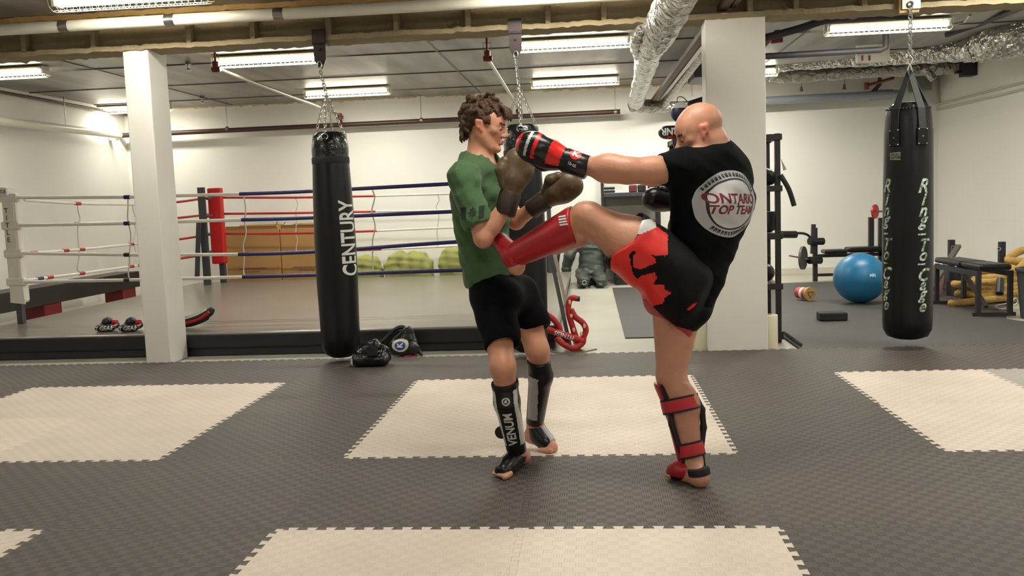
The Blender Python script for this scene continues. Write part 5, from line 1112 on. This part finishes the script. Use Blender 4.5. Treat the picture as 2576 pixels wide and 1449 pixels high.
for i in range(26):
    l_ = (rs.rand()-.5)*.11; lock((.066+.01*rs.rand(), l_, .100), (.75, .25*rs.randn()*.3, -.75+.15*rs.randn()), (.6, 0, .8), .050+.018*rs.rand(), .0075, .004)
for i in range(22):
    l_ = (rs.rand()-.5)*.12; lock((-.108+abs(l_)*.35, l_, -.015-.03*rs.rand()), (-.10-.25*rs.rand(), .1*rs.randn(), -1), (-1, 0, 0), .045+.02*rs.rand(), .0085, .005)
for s_ in (-1, 1):
    for i in range(5): lock((.016+.006*i, .074*s_, .036), (.05*rs.randn(), .1*s_, -1), (0, s_, 0), .034+.012*rs.rand(), .006, .002)
S.build('hair', m_hair, boy)
# green shirt
m_green_shirt = mat('green_cotton', (66, 98, 60), .85, bump=(160, .15), vary=(3, .06), sheen=.1); S = Solid(.0055, .035)
S.chain(sp[:4], [.118, .162, .150, .152], .05, (fB, .78)); S.cap(sp[3], P(1248, 715, -.03), .153, .158, .04, (fB, .82)); S.chain([V3(B['shR'])+V3((-.0, 0, -.01)), V3(sp[0])+V3((0, 0, .0)), V3(B['shL'])], [.070, .098, .070], .05)
slR = V3(B['shR'])*.28+V3(B['elR'])*.72; axR = _n(V3(B['elR'])-V3(B['shR'])); S.cap(B['shR'], slR, .072, .074, .035); slL = V3(B['shL'])*.4+V3(B['elL'])*.6; S.cap(B['shL'], slL, .068, .07, .03)
S.noise = lambda X, Y, Z: folds(.0046, (22, 8, 34), (-16, 12, 24), (28, 10, -38), .6)(X, Y, Z)+.003*np.abs(np.sin(X*30-Z*52+Y*10+1))+.0016*np.sin(X*90+Z*60-Y*40)
hem(S, slR+axR*.005, axR, .10); axL = _n(V3(B['elL'])-V3(B['shL'])); hem(S, slL, axL, .10)
S.cap(V3(B['nb'])+V3((.004, -.004, .044)), Hb(-.02, 0, -.02), .074, .085, .006, None, True); S.ell(V3(B['nb'])+fB*.055+V3((0, 0, .0)), (.060, .056, .046), None, .006, True)
S.clip(P(1222, 712, -.1), (.28, 0, -.96), .006); shirt = S.build('t_shirt', m_green_shirt, boy, relax=4)
# sleeve print: two bars and a leaf
m_shirtprint = mat('dark_shirt_print', (24, 40, 28), .8); c = P(1189, 536, -.42); u = Vector((1, .15, .08)).normalized(); v = Vector((.12, 0, 1)).normalized()
for dx in (-.042, .042): surf_print('sleeve_print', shape_mesh([(dx-.013, -.028), (dx+.013, -.028), (dx+.013, .028), (dx-.013, .028)], .008), m_shirtprint, shirt, shirt, c, u, v, .002, .3)
leaf = [(0, .03), (.006, .016), (.013, .02), (.012, .006), (.022, .004), (.014, -.008), (.017, -.016), (.003, -.014), (.002, -.028), (-.002, -.028), (-.003, -.014), (-.017, -.016), (-.014, -.008), (-.022, .004), (-.012, .006), (-.013, .02), (-.006, .016)]
surf_print('sleeve_print', shape_mesh(leaf, .006), m_shirtprint, shirt, shirt, c, u, v, .002, .3)
surf_print('chest_print', text_mesh('A', .11, .003, .9, .1, .015), m_shirtprint, shirt, shirt, P(1252, 500, -.3), Vector((.5, .86, 0)), (0, 0, 1), .002, .4)
# shorts
m_shorts = mat('black_cotton_shorts', (7, 8, 13), .9, bump=(90, .2), spec=.15); S = Solid(.006, .04)
S.cap(P(1236, 705, -.03), P(1262, 760, -.03), .140, .150, .04, (fB, .8)); hmR = V3(P(1262, 852, -.27)); hmL = V3(P(1340, 812, .02))
S.cap(B['hipR'], hmR, .105, .094, .04); S.cap(B['hipL'], hmL, .105, .090, .04); S.cap(P(1262, 745, -.15), P(1300, 745, .1), .10, .10, .04); S.noise = folds(.004, (20, 8, 22), (-16, 12, 14), (34, 3, -18))
for h, kn, hm, r_ in (('hipR', 'knR', hmR, .086), ('hipL', 'knL', hmL, .082)): ax_ = _n(V3(B[kn])-V3(B[h])); hem(S, hm+ax_*.012, ax_, .12)
S.build('shorts', m_shorts, boy, relax=3)
# gloves
m_bg = mat('brown_leather', (96, 78, 58), .42, bump=(26, .35), vary=(8, .12)); m_bc = mat('dark_brown_cuff', (54, 40, 30), .5, bump=(30, .3))
g1 = boxing_glove(boy, 'boxing_glove', P(1281, 500, -.28), P(1303, 420, -.26), (-1, -.3, .1), m_bg, m_bc, 1.05, label='brown right glove')
g2 = boxing_glove(boy, 'boxing_glove', P(1364, 509, .0), P(1422, 470, -.04), (-.45, -.25, .8), m_bg, m_bc, 1.0, label='brown left glove')
# shin guards
m_sg = mat('black_guard_leather', (18, 17, 19), .3, bump=(30, .15)); m_sgw = mat('white_guard_leather', (215, 215, 214), .4); m_sgr = mat('red_guard_leather', (168, 24, 34), .42, bump=(20, .15))
def shin_guard(parent, kn, ca, an, fr, mats, top=.16, r=.062, rb=.047, stripe=None, name='shin_guard', bot=.97, cutback=0, off=.008):
    pl = [kn, ca, an]; p0, _ = along(pl, top); p1, _ = along(pl, bot); ca = V3(ca); fr = _n(fr); ax_ = _n(p1-p0); fr = _n(fr-ax_*(fr@ax_)); side = np.cross(ax_, fr)
    S = Solid(.0045, .02); f = np.linalg.norm(ca-p0)/(np.linalg.norm(ca-p0)+np.linalg.norm(p1-ca)); rc = r+(rb-r)*f+.003
    S.cap(p0+fr*off, ca+fr*off, r, rc); S.cap(ca+fr*off, p1+fr*off*.7, rc, rb)
    if cutback: S.cap(p0-fr*cutback-ax_*.08, ca-fr*cutback, r*1.05, rc*1.05, .005, None, True); S.cap(ca-fr*cutback, p1-fr*cutback+ax_*.1, rc*1.05, rb*1.05, .005, None, True)
    S.clip(p0, -ax_-fr*(.3 if cutback else 0), .006); S.clip(p1, ax_, .006)
    col = None
    if stripe is not None:
        def col(c): d = c-p0; l = d@side; f_ = d@fr; t = (d@ax_)/np.linalg.norm(p1-p0); return stripe(l, f_, t)
    return S.build(name, mats, parent, colour=col), p0, p1, ax_, fr, side
frR = (-.12, -1, .1)
gr, p0, p1, ax_, fr_, side = shin_guard(boy, B['knR'], B['caR'], B['anR'], frR, [m_sg, m_sgw], stripe=lambda l, f_, t: ((np.abs(l) > .044-.012*t) & (np.abs(l) < .058-.008*t) & (f_ > -.012) & (t > .06) & (t < .85)).astype(int))
gr['label'] = 'black right shin guard with white lettering'; mid = Vector(p0*.42+p1*.58); dn = Vector(ax_); rt = Vector((1, 0, 0)); rt = (rt-dn*rt.dot(dn)).normalized()
surf_print('lettering', text_mesh('VENUM', .060, .0016, .92, 0, .012), m_whiteprint, gr, gr, mid+Vector((-.002, 0, 0)), -dn, -rt, .002, .2)
rm = ring_mesh(.013, .019, 28, 2); surf_print('round_logo', rm, m_whiteprint, gr, gr, Vector(p0)+dn*.065, rt, -dn, .002, .2); surf_print('round_logo', shape_mesh([(-.009, -.004), (-.002, .009), (.009, .006), (.003, 0), (.008, -.008)], .005), m_whiteprint, gr, gr, Vector(p0)+dn*.065, rt, -dn, .002, .2)
band(gr, 'top_band', m_sg, Vector(p0)+Vector(fr_)*.008+dn*.010, dn, .0645, .024)
MB().cyl(Vector(p0*.3+p1*.7)-rt*.052+Vector((0, .02, 0)), Vector(p0*.3+p1*.7)-rt*.06+Vector((0, -.02, 0)), .03, n=16).build('strap_roll', m_sg, gr, smooth=True)
def foot_guard(parent, an, heel, toe, col, mats, w_=.045):
    an, heel, toe = V3(an), V3(heel), V3(toe); d = _n(toe-heel); S = Solid(.004, .02); S.cap(an+V3((0, 0, -.01)), heel*.30+toe*.70+V3((0, 0, .022)), .044, w_, .02); S.cap(heel*.62+toe*.38+V3((0, 0, .02)), heel*.12+toe*.88+V3((0, 0, .010)), w_, w_*.9, .02)
    S.clip((0, 0, .003), (0, 0, -1), .003); S.clip(toe+d*.002, d, .004); S.clip(heel*.95+toe*.05, V3(-d)+V3((0, 0, -.35)), .006); return S.build('foot_guard', mats, parent, colour=col)
fd = _n(dR); fs_ = np.cross(ZV, fd); mf = toeR*.5+heelR*.5
def fgcol(c):
    d = c-heelR; a = d@fd; l = d@fs_; z = c[:, 2]; L_ = np.linalg.norm(toeR-heelR)
    r = ((l > .012) & (l < .034) & (a > .0) & (a < .13) & (np.abs(l-.016-(a)*.06) < .009)).astype(int); r2 = (np.abs(l+.008) < .018) & (a > .10) & (a < .135) & (z > .05); return np.where(r2, 1, r)
foot_guard(gr, B['anR'], heelR, toeR, fgcol, [m_sg, m_sgw])
gl, q0, q1, ax2, fr2, side2 = shin_guard(boy, B['knL'], B['caL'], B['anL'], (-.35, -1, 0), [m_sg, mat('grey_white_leather', (170, 168, 172), .4), m_sgr], top=.12, r=.061, rb=.046, bot=.98,
    stripe=lambda l, f_, t: np.where((l > -.030) & (l < .026) & (f_ > .02) & (t > .2) & (t < .88), 1, np.where((l > .026) & (l < .046) & (t > .3) & (t < .55) & (f_ > 0), 2, 0)))
gl['label'] = 'black left shin guard with grey-white front panel'
foot_guard(gl, B['anL'], hl, tl, lambda c: ((np.abs((c-hl)@np.cross(ZV, _n(dL))) < .018) & (c[:, 2] > .05)).astype(int), [m_sg, mat('grey_white_leather', (170, 168, 172), .4)])

# ---------------------------------------------------------------- bald man
fM = _n((-.82, .57, 0)); sM = _n(np.cross(ZV, fM)); man = thing('person', 'bald man in black shirt and red and black shorts, kicking high while punching left', 'person', PZ(1740, 1215, 0))
heelM = V3(PZ(1764, 1224, 0)); toeM = V3(PZ(1688, 1200, 0)); heelM[2] = .036; toeM[2] = .018
M = dict(nb=P(1796, 390, -.30), shL=P(1722, 420, -.47), shR=P(1838, 430, -.16), a1=P(1640, 430, -.52), elL=P(1578, 429, -.55), a2=P(1520, 424, -.52), wrL=P(1458, 413, -.48), elR=P(1792, 560, .14), wrR=P(1712, 512, .12),
         hipL=P(1692, 700, -.44), mdL=P(1590, 612, -.50), knL=P(1487, 553, -.50), caL=P(1440, 570, -.46), anL=P(1296, 646, -.33), hipR=P(1704, 765, -.28), knR=P(1688, 945, -.34), caR=P(1718, 1022, -.37), anR=P(1742, 1160, -.42))
Hm = Frame(P(1761, 331, -.34), (-.93, -.02, -.32), (-.30, .02, 1), 1.0)
S = Solid(.0055, .03); spm = [P(1794, 425, -.31), P(1796, 500, -.30), P(1772, 590, -.30), P(1742, 675, -.32), P(1714, 745, -.35)]
S.chain(spm, [.135, .176, .155, .145, .145], .05, (fM, .78)); S.chain([M['shL'], P(1790, 418, -.31), M['shR']], [.065, .085, .065], .06); S.cap(P(1806, 425, -.32), M['nb'], .07, .066, .05)
S.chain([M['shL'], M['a1'], M['elL'], M['a2'], M['wrL']], [.066, .060, .056, .053, .036], .02); S.ell(P(1535, 422, -.53), (.06, .05, .056), None, .04)
S.chain([M['shR'], M['elR'], M['wrR']], [.062, .046, .035], .03)
S.chain([M['hipL'], M['mdL'], M['knL']], [.125, .112, .068], .04); S.chain([M['knL'], M['caL'], M['anL']], [.066, .064, .040], .03); S.ell(P(1470, 535, -.5), (.055, .055, .05), None, .03)
S.cap(P(1455, 592, -.46), P(1400, 615, -.42), .055, .045, .03)
S.chain([M['hipR'], M['knR']], [.118, .066], .05); S.chain([M['knR'], M['caR'], M['anR']], [.066, .072, .043], .02); S.ell(V3(M['caR'])+V3((.02, -.025, .02)), (.045, .045, .08), None, .03)
S.chain([M['anR'], heelM+V3((-.01, 0, .0))], [.040, .037], .02); dM = toeM-heelM; dM[2] = 0; S.chain([heelM, toeM-_n(dM)*.03+V3((0, 0, .012))], [.037, .032], .02); S.chain([M['anR'], toeM-_n(dM)*.04+V3((0, 0, .02))], [.038, .03], .03); toes(S, toeM, dM, np.cross(ZV, _n(dM))*-1)
footh = V3(P(1300, 672, -.34)); footb = V3(P(1262, 606, -.25)); footd = _n(footb-footh); S.chain([M['anL'], footh], [.040, .032], .02); S.chain([footh, footb], [.032, .032], .03); S.chain([M['anL'], footb], [.038, .032], .03); toes(S, footb+footd*.02, footd, (0, -1, 0))
S.cap(M['nb'], Hm(-.04, 0, -.055), .068, .064, .035); S.cap(V3(M['nb'])+V3((-.05, 0, .0)), Hm(-.01, 0, -.05), .055, .058, .03); head(S, Hm, 1.0, 1.04)
S.clip((0, 0, .0015), (0, 0, -1), .002); mbody = S.build('body', [m_skin2, m_lip, m_earskin, m_brow], man, colour=head_colour(Hm)); eyes(Hm, man)
# black shirt
m_bt = mat('black_cotton', (5, 7, 11), .9, bump=(150, .15), spec=.15); S = Solid(.006, .035)
S.chain([P(1796, 432, -.31)]+spm[1:4], [.140, .196, .172, .160], .05, (fM, .84)); S.cap(spm[3], P(1722, 735, -.33), .160, .160, .05, (fM, .86)); S.chain([V3(M['shL'])+V3((0, 0, -.005)), P(1790, 424, -.31), M['shR']], [.078, .112, .088], .06); S.cap(P(1822, 412, -.27), P(1790, 410, -.33), .085, .08, .06)
slM = V3(M['shL'])*.42+V3(M['a1'])*.58; axM = _n(V3(M['a1'])-V3(M['shL'])); S.cap(M['shL'], slM, .080, .076, .04); slm2 = V3(M['shR'])*.5+V3(M['elR'])*.5; S.cap(M['shR'], slm2, .078, .074, .04)
S.cap(P(1712, 470, -.46), P(1720, 600, -.42), .05, .06, .06); S.cap(P(1842, 450, -.22), P(1815, 590, -.25), .09, .06, .06)
S.noise = lambda X, Y, Z: folds(.005, (18, 8, 26), (-14, 12, 20), (24, 10, -30), 1.1)(X, Y, Z)+.003*np.abs(np.sin(X*26+Z*44+Y*10)); hem(S, slM, axM, .09); ax3 = _n(V3(M['elR'])-V3(M['shR'])); hem(S, slm2, ax3, .09)
S.cap(V3(M['nb'])+V3((-.01, 0, .022)), Hm(-.04, 0, .0), .073, .085, .006, None, True); S.clip(P(1755, 768, -.35), (-.30, 0, -1), .006)
mshirt = S.build('t_shirt', m_bt, man, relax=3)
a = math.radians(55); n_ = Vector((math.sin(a), -math.cos(a), -.06)).normalized(); ru = Vector((math.cos(a), math.sin(a), 0)); vu = Vector((0.03, -.0, 1)); vu = (vu-n_*vu.dot(n_)).normalized(); ru = vu.cross(n_); wv = wloc(mshirt); TB = BVHTree.FromPolygons([x_.co+wv for x_ in mshirt.data.vertices], [tuple(p_.vertices) for p_ in mshirt.data.polygons]); LC = TB.ray_cast(CAM, ray(1857, 514).normalized())[0]
m_lw = mat('shirt_print_white', (208, 206, 208), .7); m_lg = mat('shirt_print_grey', (178, 178, 184), .7); m_lr = mat('shirt_print_red', (120, 30, 44), .7); m_lk = mat('shirt_print_dark', (40, 40, 48), .7)
surf_print('back_logo', ring_mesh(.113, .146, 60, 4), m_lg, mshirt, mshirt, LC, ru, vu, .002, .3); surf_print('back_logo', ring_mesh(.004, .106, 60, 14), m_lw, mshirt, mshirt, LC, ru, vu, .002, .3)
surf_print('logo_ring', ring_mesh(.106, .113, 60, 1), m_lk, mshirt, mshirt, LC, ru, vu, .0025, .3)
for s_, dy_, sz_ in (('ONTARIO', .022, .060), ('TOP TEAM', -.026, .052)): surf_print('lettering', text_mesh(s_, sz_, .0014, .86, 0, .014), m_lr, mshirt, mshirt, LC+vu*dy_, ru, vu, .0035, .3)
vs = []; fs = []; random.seed(3)
for part in (range(-9, 10), range(21, 33)):
  vs = []; fs = []
  for k in part:
    a0 = PI/2-k*.118; rr = .1295; w_, h_ = random.uniform(.0035, .006), .009; o_ = len(vs); ca, sa = math.cos(a0), math.sin(a0)
    vs += [(ca*(rr+dr)-sa*dt, sa*(rr+dr)+ca*dt) for dr, dt in ((-h_, -w_), (h_, -w_), (h_, -w_*.2), (-h_*.2, 0), (h_, w_), (-h_, w_))]; fs.append((o_, o_+1, o_+2, o_+3)); fs.append((o_, o_+3, o_+4, o_+5))
  surf_print('logo_border_marks', (vs, fs), m_lk, mshirt, mshirt, LC, ru, vu, .0035, .3)
# fight shorts
def in_poly(P_, poly):
    x, y = P_[:, 0], P_[:, 1]; r = np.zeros(len(x), bool); n = len(poly)
    for i in range(n):
        (x0, y0), (x1, y1) = poly[i], poly[(i+1) % n]; m = ((y0 > y) != (y1 > y)) & (x < (x1-x0)*(y-y0)/(y1-y0+1e-9)+x0); r ^= m
    return r
def to_view(c):
    d = c-V3(CAM); z = d@V3(fwd); return np.stack([1288+F*(d@V3(R2))/z, 724.5-F*(d@V3(U2))/z], 1)
m_fr = mat('bright_red_satin', (222, 38, 30), .45, bump=(14, .3)); m_fk = mat('black_satin', (6, 6, 9), .7, bump=(14, .3), spec=.25); m_ft = mat('pink_red_trim', (176, 62, 66), .6); S = Solid(.0055, .04)
hL = V3(P(1592, 615, -.50)); hR = V3(P(1684, 802, -.33)); S.cap(P(1742, 690, -.32), P(1716, 745, -.34), .152, .150, .05, (fM, .86)); S.cap(M['hipL'], hL, .150, .142, .06); S.cap(M['hipR'], V3(P(1692, 825, -.31)), .130, .104, .05); S.cap(P(1690, 730, -.40), P(1715, 745, -.32), .13, .13, .05)
S.noise = folds(.006, (26, 8, 22), (-22, 12, 19), (38, 10, -24), .3); axl = _n(V3(M['mdL'])-V3(M['hipL'])); hem(S, hL+axl*.008, axl, .2)
hem(S, P(1676, 806, -.33), (-.56, -.12, -.82), .5)
RED1 = [(1535, 660), (1550, 610), (1590, 560), (1640, 560), (1680, 590), (1680, 642), (1648, 650), (1650, 661), (1612, 678), (1594, 672), (1592, 645), (1600, 634), (1595, 630), (1583, 640), (1586, 662), (1592, 690), (1604, 702), (1612, 694), (1648, 685), (1652, 700), (1644, 716), (1671, 717), (1672, 728), (1690, 737), (1673, 748), (1668, 764), (1640, 770), (1622, 752), (1590, 760), (1540, 700)]
BLK1 = [(1636, 640), (1655, 644), (1672, 640), (1672, 652), (1650, 652)]
TRIM = [(1600, 752), (1618, 752), (1640, 768), (1662, 792), (1700, 820), (1760, 838), (1760, 870), (1715, 856), (1680, 836), (1650, 812), (1600, 782)]
NAVY = [(1560, 625), (1585, 585), (1610, 560), (1622, 572), (1600, 600), (1575, 622)]
WHT = [(1606, 556), (1650, 548), (1650, 572), (1612, 590), (1604, 590)]
DASH = [(1728, 778), (1738, 768), (1754, 760), (1747, 771), (1734, 781)]
def shcol(c):
    q = to_view(c); r = np.ones(len(c), int); r[in_poly(q, RED1) & ~in_poly(q, BLK1)] = 0; r[in_poly(q, TRIM)] = 2; r[in_poly(q, DASH)] = 0; r[in_poly(q, NAVY)] = 3; r[in_poly(q, WHT)] = 4; return r
S.build('fight_shorts', [m_fr, m_fk, m_ft, mat('navy_lining', (30, 26, 62), .6), m_sgw], man, colour=shcol)
# glove
m_gk = mat('black_glove_leather', (20, 19, 22), .3, bump=(20, .2)); m_gr = mat('red_glove_leather', (214, 26, 24), .35, bump=(20, .15)); m_gw = mat('grey_white_stripe', (205, 205, 205), .4)
W0 = V3(P(1436, 407, -.48)); F0 = V3(P(1352, 376, -.46)); dG = _n(F0-W0); upG = _n(V3((0, -.55, 1))-dG*(V3((0, -.55, 1))@dG))
def gcol(c):
    d = (c-W0)/1.12; t = d@dG; h_ = d@upG; r = np.full(len(c), 0); r[(t > .035) & (t < .088)] = 1; r[(t > .135) & (t < .150)] = 1; r[(t > .168) & (t < .180)] = 2; r[(t > .205)] = 1; r[h_ < -.012] = 0; return r
gm = boxing_glove(man, 'boxing_glove', W0, F0, (0.1, .9, -.5), [m_gk, m_gr, m_gw], m_gk, 1.12, colour=gcol, label='black and red left glove'); cf = gm[1]
cc_ = Vector(W0+dG*(-.02)); nC = Vector(V3((0, -.85, .5))); uC = Vector(-dG); uC = (uC-nC*uC.dot(nC)/nC.length_squared).normalized(); nC = nC.normalized(); vC = nC.cross(uC)
surf_print('round_badge', shape_mesh(circle2(.026, 28), .008), m_gr, cf, cf, cc_+vC*.012, uC, vC, .002, .15); surf_print('lettering', text_mesh('K', .038, .002, 1.1, 0, .008), m_whiteprint, cf, cf, cc_+vC*.012, uC, vC, .004, .15)
surf_print('lettering', text_mesh('16-oz', .017, .0005, 1.0, 0, .006), m_whiteprint, cf, cf, cc_-vC*.034+uC*.0, uC, vC, .002, .15)
boxing_glove(man, 'boxing_glove', P(1712, 514, .1), P(1668, 504, .08), (0, -.6, .8), m_gk, m_gk, .85, label='black right glove')
# red shin guards
m_str = mat('red_strap', (186, 32, 46), .5); m_ske = mat('black_strap_edge', (26, 20, 28), .7)
def red_guard(kn, ca, an, fr, calf_back, top, bot, r, rb, label):
    kn, ca, an, fr = V3(kn), V3(ca), V3(an), _n(fr); ax_ = _n(an-kn); fr = _n(fr-ax_*(fr@ax_)); p0 = kn+(an-kn)*top; p1 = kn+(an-kn)*bot
    S = Solid(.0045, .02); S.cap(p0+fr*.010, p1+fr*.008, r, rb)
    if calf_back: S.cap(p0-fr*.03-ax_*.1, p1-fr*.035+ax_*.1, r*1.02, rb*.95, .006, None, True)
    S.clip(p0, -ax_-fr*.25, .008); S.clip(p1, ax_, .008)
    o = S.build('shin_guard', [m_sgr, m_ske], man, colour=lambda c: ((((c-p0)@fr) < .008) if calf_back else ((c-p0)@fr < -.05)).astype(int)); o['label'] = label; return o, p0, p1, ax_, fr
gk, p0, p1, ax_, fr_ = red_guard(M['knL'], M['caL'], M['anL'], (-.25, -.35, .75), False, .18, .98, .086, .058, 'red shin guard on the raised leg')
sd = Vector(np.cross(ax_, fr_)); 
if sd.y > 0: sd = -sd
c = P(1398, 560, -.6); u_ = Vector(-ax_); n_ = Vector((0, -1, .25)).normalized(); v_ = n_.cross(u_).normalized()
vs = []; fs = []
for k in range(5): vs += [(-.03+k*.013, -.02), (-.022+k*.013, -.02), (-.010+k*.013, .02), (-.018+k*.013, .02)]; fs.append((k*4, k*4+1, k*4+2, k*4+3))
surf_print('white_mark', (vs, fs), m_whiteprint, gk, gk, c, v_, -u_, .003, .3)
S = Solid(.0045, .025); S.cap(V3(M['anL'])+V3((-.012, -.01, .01)), footb+V3((-.004, -.012, .0)), .052, .040); S.cap(V3(M['anL']), footh*.5+V3(M['anL'])*.5, .05, .044); S.clip(footb+footd*.03, footd, .004); S.build('foot_guard', m_sgr, gk)
MB().tube([Vector(footh+V3((.028*math.cos(a_), .042*math.sin(a_), .03+.01*math.cos(a_)))) for a_ in [2*PI*k/20 for k in range(20)]], .007, 6, closed=True).build('heel_strap', m_ske, gk, smooth=True)
fr = (-.72, .62, .0)
gq, p0, p1, ax_, fr_, sdv = shin_guard(man, M['knR'], M['caR'], M['anR'], (-.55, .80, .0), [m_sgr, m_ske], top=.08, bot=1.0, r=.084, rb=.060, cutback=.036, off=.010, stripe=lambda l, f_, t: (f_ < .000).astype(int))
gq['label'] = 'red shin guard on the standing leg'; axv = Vector(ax_)
for t_, r_, nm in ((.33, .078, 'calf_strap'), (.86, .053, 'ankle_strap')):
    c = V3(M['knR'])+(V3(M['anR'])-V3(M['knR']))*t_+(V3((.010, -.008, 0)) if t_ < .5 else V3((.004, -.004, 0))); s_ = band(gq, nm, m_str, c, axv, r_+.010, .052); 
    for e in (-.029, .029): band(s_, 'strap_edge', m_ske, Vector(c)+axv*e, axv, r_+.0095, .010)
S = Solid(.0045, .01); sdv = _n(np.cross(ax_, fr_)); 
for sg in (-1, 1): S.chain([p0+sdv*sg*.062-fr_*.0, V3(M['caR'])+sdv*sg*.074-fr_*.006, (p0+p1)*.5+sdv*sg*.070-fr_*.004, p1+sdv*sg*.046-fr_*.0], [.011, .013, .013, .012], .01)
yc = M['caR'][1]-.01; S.chain([P(1748, 992, yc+.02), P(1766, 1030, yc), P(1770, 1075, yc-.01), P(1764, 1130, yc-.03), P(1771, 1190, yc-.06)], [.012, .014, .014, .013, .012], .01)
S.build('side_padding', m_ske, gq)
S = Solid(.004, .02); S.cap(V3(M['anR'])+V3((-.016, .014, -.02)), heelM*.3+toeM*.7+V3((0, 0, .026)), .046, .046); S.cap(heelM*.5+toeM*.5+V3((0, 0, .022)), heelM*.1+toeM*.9+V3((0, 0, .014)), .044, .038); S.clip((0, 0, .004), (0, 0, -1), .003); dm_ = _n(dM); S.clip(toeM-dm_*.004, dm_, .004); S.clip(heelM*.68+toeM*.32, -dm_+V3((0, 0, -.45)), .006); S.build('foot_guard', [m_sgr, m_ske], gq, colour=lambda c: (c[:, 2] < .026).astype(int))
hs = Vector(heelM+V3((-.008, .008, .030))); band(gq, 'heel_strap', m_ske, hs, (-.15, .1, 1), .049, .030)
EXPO = 0.12
# ================================================================ world and view
w = bpy.data.worlds.new('world'); scene.world = w; w.use_nodes = True
w.node_tree.nodes['Background'].inputs[0].default_value = (*lin((190, 180, 165)), 1); w.node_tree.nodes['Background'].inputs[1].default_value = .05
scene.view_settings.view_transform = 'Standard'; scene.view_settings.look = 'None'; scene.view_settings.gamma = 1
scene.view_settings.exposure = EXPO; scene.view_settings.use_curve_mapping = False
scene.cycles.max_bounces = 6; scene.cycles.diffuse_bounces = 3; scene.cycles.sample_clamp_indirect = 6
scene.cycles.use_denoising = True; scene.cycles.use_adaptive_sampling = True; scene.cycles.adaptive_threshold = .05
bpy.context.view_layer.update()
